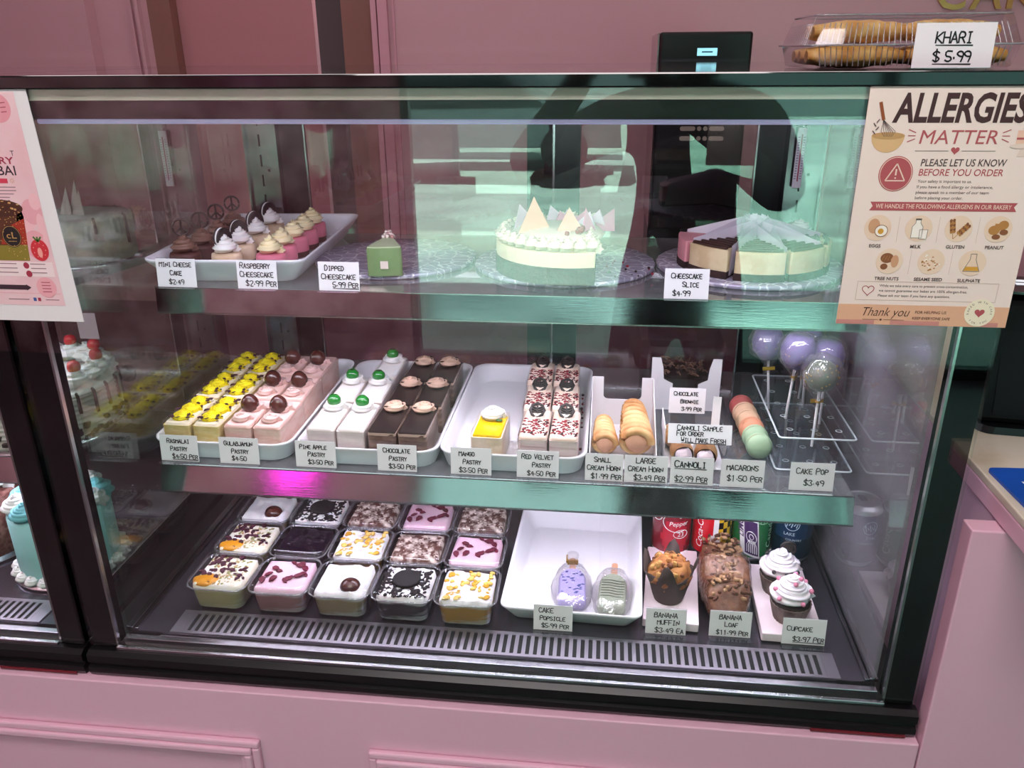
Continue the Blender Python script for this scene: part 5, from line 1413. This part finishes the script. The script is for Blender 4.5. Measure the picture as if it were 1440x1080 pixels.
hc = [('front left', 'bottom'), ('front middle', 'bottom')]
spots = []
for lay, z in (('lower', .0128), ('upper', .0385)):
    for iy, y in enumerate((-.045, -.010, .025)):
        for ix, x in enumerate((-.0545, .0545)):
            if lay == 'upper' and iy == 2: continue
            spots.append((lay, ('front', 'middle', 'back')[iy], ('left', 'right')[ix], x*(1 if lay == 'lower' else .88), y*(1.0 if lay == 'lower' else .9)+(.006 if lay == 'upper' else 0), z))
for lay, fy, fx, x, y, z in spots:
    o = place('khari', khari, 'golden puff pastry in the clamshell, %s layer, %s row, %s half' % (lay, fy, fx), 'puff pastry', (1.083+x, .165+y, TOP+z), .05*math.sin(x*900+y*300), 'puff pastries in the clamshell')

# black machine behind the case
t = thing('coffee_machine', 'tall black machine with a small lit display behind the case', 'coffee machine', (.965, 1.22, FLOOR+.9505))
h0 = .912-(FLOOR+.9505)
W = .205
b = MB().box(-W/2, W/2, -.12, .18, .20, h0)
part('body', b, [M('machine_black', '0b0a0b', .3)], t, .006)
part('side_panel', MB().box(-W/2-.004, -W/2-.0005, -.115, .175, .2, h0-.004), M('machine_side_reflection', 'a58a8e', .12, .9), t)  # pinkish colour stands in for the room mirrored in the black side
part('lower_body', MB().box(-W/2, W/2, -.02, .18, .0, .199).box(-W/2, W/2, -.12, -.0205, .0, .035), M('machine_black', '0b0a0b'), t, .004)
part('spout', MB().box(-.02, .02, -.10, -.03, .165, .1995).lathe([(.006, .14), (.008, .165)], 12, (-.01, -.065, 0)).lathe([(.006, .14), (.008, .165)], 12, (.01, -.065, 0)), M('machine_grey', '4a484a', .3), t)
part('drip_tray', MB().box(-.08, .08, -.118, -.03, .0352, .040), steel, t)
d = part('display', MB().box(-.018, .026, -.1225, -.1207, h0-.050, h0-.034), M('display_cyan', '8fd0e0', .3, emit=1.2), t)
part('light_bar', MB().box(-.018, .026, -.1225, -.1207, h0-.070, h0-.066), M('bar_light', 'd5e6ea', .3, emit=.9), t)
b = MB(); line(b, [(-.008, h0-.042), (.016, h0-.042)], .003, -.1228, 0); part('display_marks', b, M('display_ink', '3d8296', .5), d)
bm = M('button_cream', 'c9bfb2', .4)
for k in range(3):
    zz = h0-.185-k*.022
    for x0, x1, nm in ((-.045, -.010, 'wide'), (-.006, .004, 'round'), (.008, .018, 'round'), (.022, .056, 'wide')):
        b = MB().rrect([(x1-x0, .010, 0), (x1-x0, .010, .002)], .0049, 5)
        b.v = [(x, -.1205-z, y) for x, y, z in b.v]
        p = part('button', b, bm, t); p.location = ((x0+x1)/2, 0, zz)
# card terminal on the side counter
CT = FLOOR+1.0562
t = thing('card_terminal', 'black card terminal standing on the cream side counter at the right edge', 'card terminal', (1.385, .235, CT), -.12)
b = MB().loft([rr(0, 0, .195, .14, .02, .0002, 4), rr(0, 0, .19, .135, .02, .010, 4)], True, True, 0, False); part('base', b, black, t)
b = MB().loft([[(x, -.055, .0105), (x, .05, .0105), (x, .075, .17), (x, .0, .185), (x, -.02, .172)] for x in (-.09, .09)], True, True, 0, False); part('body', b, M('terminal_black', '0b0b0d', .45, spec=.15), t, .008)
b = MB().loft([[(x, -.0535, .024), (x, -.0545, .024), (x, -.0245, .150), (x, -.0225, .150)] for x in (-.078, .078)], True, True, 0, False); part('front_panel', b, M('terminal_panel', '121215', .45, spec=.15), t)
b = MB().box(-.088, .088, -.020, .070, .1875, .191)
sc = part('screen', b, M('terminal_screen', '050507', .08), t); sc.rotation_euler = (.0, 0, 0)
b = MB(); quad_ = lambda x0, x1, y0, y1, mi: b.add([(x0, y0, .1914), (x1, y0, .1914), (x1, y1, .1914), (x0, y1, .1914)], [(0, 1, 2, 3)], mi)
quad_(-.072, .05, .036, .048, 0); quad_(-.060, .06, .018, .030, 0); quad_(-.05, .07, .000, .010, 1)
part('screen_marks', b, [M('screen_white', 'e9eef5', .4, emit=.7), M('screen_blue', '3a63d0', .4, emit=.5)], sc)
t = thing('blue_card', 'blue card with white lettering lying on the cream side counter', 'card', (1.315, .005, CT), .05)
b = MB().rrect([(.13, .125, .0002), (.13, .125, .004)], .008, 5, sm=False); part('card', b, M('card_blue', '1150b0', .4), t)
b = MB(); b.add([(-.058, -.062, .0042), (-.03, -.062, .0042), (-.03, -.040, .0042), (-.058, -.040, .0042)], [(0, 1, 2, 3)])
for k in range(5): b.add([(-.04+.012*k, .018, .0042), (-.032+.012*k, .018, .0042), (-.033+.012*k, .026, .0042), (-.041+.012*k, .026, .0042)], [(0, 1, 2, 3)])
part('white_print', b, wink, t)

# gilded letters high on the back wall
t = thing('wall_lettering', 'gilded capital letters CAKE at the top right of the pink wall', 'sign', (1.60, WB-.001, .970))
x = .010
for ch in 'CAKE':
    b = MB(); m0 = MB(); type_text(m0, ch, x, 0, height=.085, y=-.010, bold=.01)
    wd = max(p[0] for p in m0.v)-x
    b.add(m0.v, m0.f, 0); b.add([(p[0], -.002, p[2]) for p in m0.v], [f[::-1] for f in m0.f], 0)
    from collections import Counter
    ed = Counter()
    for f in m0.f:
        for a, c in zip(f, f[1:]+f[:1]): ed[(min(a, c), max(a, c))] += 1
    k = len(m0.v)
    b.f += [(a, c, c+k, a+k) for (a, c), n_ in ed.items() if n_ == 1]; b.m += [0]*(len(b.f)-len(b.m)); b.s += [False]*(len(b.f)-len(b.s))
    part('letter', b, gold, t)
    x += wd+.012
# ------------------------------------------------------------------ whole cakes in the left case
LB = OFF   # left case origin
def drips(b, R, z, n, L0, L1, seed, mi=0, rad=.0028):
    rn = random.Random(seed)
    for i in range(n):
        a = 2*PI*i/n+rn.uniform(-.05, .05); L = rn.uniform(L0, L1)
        b.tube([((R-.004)*math.cos(a), (R-.004)*math.sin(a), z+.001), (R*math.cos(a), R*math.sin(a), z-.002), ((R+.0012)*math.cos(a), (R+.0012)*math.sin(a), z-L)], [rad, rad, rad*1.15], 6, mi)
def ring_swirls(b, R, z, n, r, H, tube):
    for i in range(n):
        a = 2*PI*i/n; swirl(b, (R*math.cos(a), R*math.sin(a), z), r, H, 2.2, tube, tube*.35)
def cakecyl(b, R, z0, z1, ridges=0, n=56):
    prof = [(R-.002, z0)]
    if ridges:
        for k in range(ridges*3): zz = z0+(z1-z0)*(k+.5)/(ridges*3); prof.append((R+(.0016 if k % 3 else -.0014), zz))
    else: prof += [(R, z0+.002), (R, (z0+z1)/2), (R, z1-.006)]
    prof += [(R-.004, z1-.001), (R*.6, z1), (.001, z1)]
    return b.lathe(prof, n)
wc = M('buttercream_white', 'f6f0f2', .55, bump=.15, bscale=80, sss=.1)
t = thing('cherry_cake', 'white ridged cake with chocolate drips, cream swirls and red cherries on the lower shelf', 'cake', (-.190, .276, SZ))
part('cake_base', MB().lathe([(.124, 0), (.125, .004), (.001, .004)], 48), silver, t)
part('cake_body', cakecyl(MB(), .118, .0045, .080, 9), M('ridged_cream', 'cfc4c0', .6), t)
part('cake_top', MB().lathe([(.117, .0802), (.116, .086), (.001, .087)], 56), wc, t)
b = MB(); drips(b, .119, .084, 24, .018, .055, 3); part('chocolate_drip', b, choc, t)
b = MB(); [swirl(b, (.094*math.cos(a), .094*math.sin(a), .085), .016, .034, 2.6, .010, .0035) for a in [-.35+k*.32 for k in range(12)]]; part('cream_swirls', b, wc, t)
b = MB(); [b.blob((.094*math.cos(a), .094*math.sin(a), .122), .011, 14, 9, .05, 2, 1) for a in [-.35+k*.64 for k in range(6)]]; part('cherries', b, M('cherry_red', 'c8222e', .2, coat=.4), t)
b = MB(); rn = random.Random(3)
for k in range(160):
    a = rn.uniform(0, 2*PI); b.box(*(lambda x, y, z: (x-.004, x+.004, y-.004, y+.004, z, z+.006))(.120*math.cos(a), .120*math.sin(a), .005+rn.random()**2*.030))
part('chocolate_shavings', b, M('shaving_dark', '2e2523', .5), t)
t = thing('turquoise_cake', 'tall turquoise cake with white and blue cream rosettes on the case floor', 'cake', (-.146, .192, DECK+.0003))
tq = M('turquoise_icing', '9fd6d8', .5, bump=.05, bscale=30, sss=.1); tb = M('blue_cream', '79c3cf', .5, bump=.15, bscale=100)
part('cake_base', MB().lathe([(.088, 0), (.089, .003), (.001, .003)], 48), silver, t)
part('cake_body', cakecyl(MB(), .079, .0035, .118), tq, t)
b = MB(); [swirl(b, (.059*math.cos(a), .059*math.sin(a), .116), .017, .030, 2.8, .010, .0035) for a in [PI/5*2*k for k in range(5)]]; part('white_rosettes', b, wc, t)
b = MB(); ring_swirls(b, .026, .118, 4, .015, .034, .010); [swirl(b, (.059*math.cos(a), .059*math.sin(a), .116), .017, .028, 2.8, .010, .0035) for a in [PI/5*(2*k+1) for k in range(5)]]; part('blue_rosettes', b, tb, t)
b = MB(); ring_swirls(b, .080, .003, 21, .006, .016, .008); part('cream_border', b, wc, t)
t = thing('sprinkle_cake', 'brown cake covered in crumbs with white cream swirls, at the left edge', 'cake', (-.345, .235, DECK+.0003))
part('cake_base', MB().lathe([(.098, 0), (.099, .003), (.001, .003)], 48), silver, t)
part('cake_body', cakecyl(MB(), .085, .0035, .115), M('crumb_brown', '6b3a33', .85, bump=1.0, bscale=120, col2='a87a70', nscale=90, lo=.45, hi=.75), t)
b = MB(); ring_swirls(b, .058, .114, 9, .017, .034, .014); part('cream_swirls', b, wc, t)
t = thing('striped_cake', 'small lilac and white striped cake with dark drips behind the turquoise cake', 'cake', (-.425, .480, DECK+.0003))
part('cake_base', MB().lathe([(.105, 0), (.106, .003), (.001, .003)], 48), silver, t)
part('cake_body', cakecyl(MB(), .095, .0035, .100, 6), M('lilac_stripes', 'c9b8dc', .6, col2='f2ecf4', nscale=9, lo=.47, hi=.5, stretch=(.02, .02, 6)), t)
b = MB(); drips(b, .0965, .100, 22, .045, .085, 5); part('chocolate_drip', b, choc, t)
part('cake_top', MB().lathe([(.095, .1002), (.094, .105), (.001, .106)], 48), wc, t)
t = thing('marbled_cake', 'white cake with grey marbled streaks and clear shards, on the upper shelf beside the flyer', 'cake', (-.143, .400, S1+.0003))
part('cake_base', MB().lathe([(.092, 0), (.093, .003), (.001, .003)], 48), silver, t)
part('cake_body', cakecyl(MB(), .082, .0035, .078), M('marbled_icing', 'efe9e4', .5, col2='6b6064', nscale=9, ndet=6, lo=.56, hi=.74, stretch=(1, 1, .6)), t)
b = MB(); drips(b, .083, .078, 9, .014, .05, 8, 0, .0022); part('dark_streaks', b, M('streak_grey', '5b5053', .5), t)
b = MB()
for k, (x, y, h) in enumerate(((-.01, -.02, .045), (.004, -.015, .055), (.012, -.02, .04))):
    b.loft([[(x-.012, y+o_, .0785), (x+.010, y+o_, .0785), (x+.004, y+o_+.006, .0785+h)] for o_ in (0, .0012)], True, True, 0, False)
part('sugar_shards', b, M('sugar_shard', 'b9aca6', .2, coat=.4), t)

# thermometers clipped to the steel columns
def thermo():
    o = root('thermometer')
    part('backing', MB().rrect([(.016, .004, 0), (.016, .004, .105)], .0015, 2, sm=False), M('thermo_white', 'efe6f2', .4), o)
    b = MB()
    for k in range(17):
        for s in (-1, 1): b.box(s*.0045-.0016, s*.0045+.0016, -.0024, -.0021, .016+k*.0045, .0172+k*.0045)
    part('scale_marks', b, M('thermo_ink', '5b4a70', .6), o)
    part('glass_tube', MB().lathe([(.0012, .012), (.0012, .094)], 8, (0, -.0026, 0)), M('thermo_red', 'b8506a', .2), o)
    part('hook', MB().tube([(0, -.001, .105), (0, -.001, .122), (0, .004, .124)], .0012, 6), steel, o)
    return o
place('thermo', thermo, 'white thermometer hanging on the right rear steel column of the middle case', 'thermometer', (1.098, .645, .640), 0)
place('thermo', None, 'white thermometer hanging on the rear steel column of the left case', 'thermometer', (-.104, .645, .632), 0)

# neon sign on the street-side wall, seen as a magenta reflection
t = thing('neon_sign', 'magenta neon scribble sign, seen as a pink reflection in the lower shelf rail', 'sign', (-.95, WF+.02, .95))
b = MB(); pts = []
for k in range(60):
    s = k/59; pts.append((-.11+.22*s+.03*math.sin(s*34), .02, .09*math.sin(s*24)+.03*math.cos(s*9)))
part('neon_tube', b.tube(pts, .008, 8), M('neon_magenta', 'ff30e0', .4, emit=14.0), t)
part('backing_panel', MB().box(-.19, .19, -.0195, -.012, -.16, .16), clear('neon_acrylic', 'f0eef0', .05, .05), t)

# ------------------------------------------------------------------ the photographer, standing behind the camera and mirrored in the glass
def skinned(name, V, E, R, mat, parent=None, rt=0, sub=2):
    me = bpy.data.meshes.new(name); me.from_pydata(V, E, []); me.update(); me.materials.append(mat)
    o = bpy.data.objects.new(name, me); COL.objects.link(o)
    if parent: o.parent = parent
    sk = o.modifiers.new('skin', 'SKIN'); sk.use_smooth_shade = True
    for i, v_ in enumerate(me.skin_vertices[0].data):
        r = R[i]; v_.radius = r if isinstance(r, tuple) else (r, r); v_.use_root = (i == rt)
    sb = o.modifiers.new('sub', 'SUBSURF'); sb.levels = sub; sb.render_levels = sub
    return o
PX, PY, PF = .965, -1.32, FLOOR
t = thing('person', 'person in dark clothes holding up a phone, mirrored in the case glass', 'person', (PX, PY, PF))
cloth = M('dark_jacket', '17151a', .85, bump=.3, bscale=60); trous = M('dark_trousers', '111114', .9); skin = M('skin_brown', '9a6a4e', .55, sss=.1); hairm = M('black_hair', '100c0b', .6)
hd = (-.02, .05, 1.56)
wl, wr = (-.262, .300, 1.515), (-.135, .310, 1.515)          # wrists near the phone
V = [(0, 0, .93), (0, .01, 1.10), (0, .005, 1.28), (0, .0, 1.40), (-.005, .02, 1.47), (-.01, .04, 1.52),
     (-.19, .0, 1.385), (-.44, .08, 1.27), wl, (.19, .0, 1.385), (.235, .16, 1.20), wr,
     (-.10, 0, .88), (-.135, .02, .49), (-.15, -.01, .09), (-.155, .10, .03),
     (.10, 0, .88), (.135, .02, .49), (.155, -.01, .09), (.16, .10, .03)]
E = [(0, 1), (1, 2), (2, 3), (3, 4), (4, 5), (3, 6), (6, 7), (7, 8), (3, 9), (9, 10), (10, 11), (0, 12), (12, 13), (13, 14), (14, 15), (0, 16), (16, 17), (17, 18), (18, 19)]
Rr = [(.155, .115), (.150, .115), (.165, .12), (.13, .095), .058, .056, .078, .055, .030, .078, .055, .030, .098, .068, .045, .04, .098, .068, .045, .04]
body = skinned('body', V, E, Rr, cloth, t)
body.data.materials[0] = cloth
b = MB()
rings = []
for z, rx, ry, yo in ((-.125, .045, .05, .0), (-.105, .058, .068, .018), (-.07, .066, .080, .014), (-.03, .072, .088, .006), (.02, .076, .094, 0), (.065, .072, .090, -.006), (.10, .054, .068, -.010), (.118, .024, .03, -.01)):
    rings.append([(hd[0]+rx*math.cos(2*PI*i/28), hd[1]+.03+yo+ry*math.sin(2*PI*i/28), hd[2]+.10+z) for i in range(28)])
b.loft(rings); fy = hd[1]+.03+.088; fz = hd[2]+.10
b.loft([[(hd[0]+w_*math.cos(i*PI/4), fy+d_*(1 if 0 < i < 4 else .2), fz+z_+.004*math.sin(i*PI/4)) for i in range(8)] for w_, d_, z_ in ((.007, .006, .012), (.010, .016, -.008), (.015, .024, -.028), (.012, .010, -.036))])
for s in (-1, 1): b.blob((hd[0]+s*.074, hd[1]+.03, fz-.005), (.010, .022, .032), 10, 8, .1, 3, 1)
part('head', b, skin, t)
for s in (-1, 1): part('eye', MB().blob((hd[0]+s*.030, fy-.008, fz+.006), (.012, .008, .009), 12, 8), M('eye_white', 'e8e2de', .3), t)
part('mouth', MB().blob((hd[0], fy-.010, fz-.056), (.024, .010, .007), 12, 6), M('lip_brown', '7a4038', .5), t)
b = MB(); b.blob((hd[0], hd[1]+.018, fz+.030), (.083, .100, .096), 24, 14, .05, 4, 2, flat=-.012); part('hair', b, hairm, t)
# hands round the phone
def hand_mesh(wrist, palm, side):
    w_ = Vector(wrist); p = Vector(palm); V = [tuple(w_), tuple(w_.lerp(p, .55)), tuple(p)]; E = [(0, 1), (1, 2)]; R_ = [(.024, .019), (.030, .016), (.032, .014)]
    for k in range(4):
        L = (.030, .034, .032, .026)[k]; base = p+Vector((0, .006, .024-.016*k)); i0 = len(V)
        V += [tuple(base), tuple(base+Vector((side*.012, L*.55, 0))), tuple(base+Vector((side*.034, L*.75, .001))), tuple(base+Vector((side*.050, L*.45, .001)))]
        E += [(2, i0), (i0, i0+1), (i0+1, i0+2), (i0+2, i0+3)]; R_ += [.0095, .009, .0085, .0075]
    i0 = len(V); th = w_.lerp(p, .5)
    V += [tuple(th+Vector((side*.018, -.012, .012))), tuple(th+Vector((side*.038, -.008, .030))), tuple(th+Vector((side*.052, .000, .040)))]; E += [(1, i0), (i0, i0+1), (i0+1, i0+2)]; R_ += [.012, .010, .0085]
    return V, E, R_
V1, E1, R1 = hand_mesh(wl, (-.288, .350, 1.530), 1); skinned('hand', V1, E1, R1, skin, t)
V1, E1, R1 = hand_mesh(wr, (-.124, .350, 1.530), -1); skinned('hand', V1, E1, R1, skin, t)
ph = thing('phone', 'dark phone held up by the photographer, behind the viewpoint', 'phone', (.754, -.955, .845), 0)
part('phone_body', MB().rrect([(.150, .008, 0), (.150, .008, .074)], .003, 3, sm=False), M('phone_dark', '0d0d10', .2), ph)
bpy.data.objects.remove(_to)
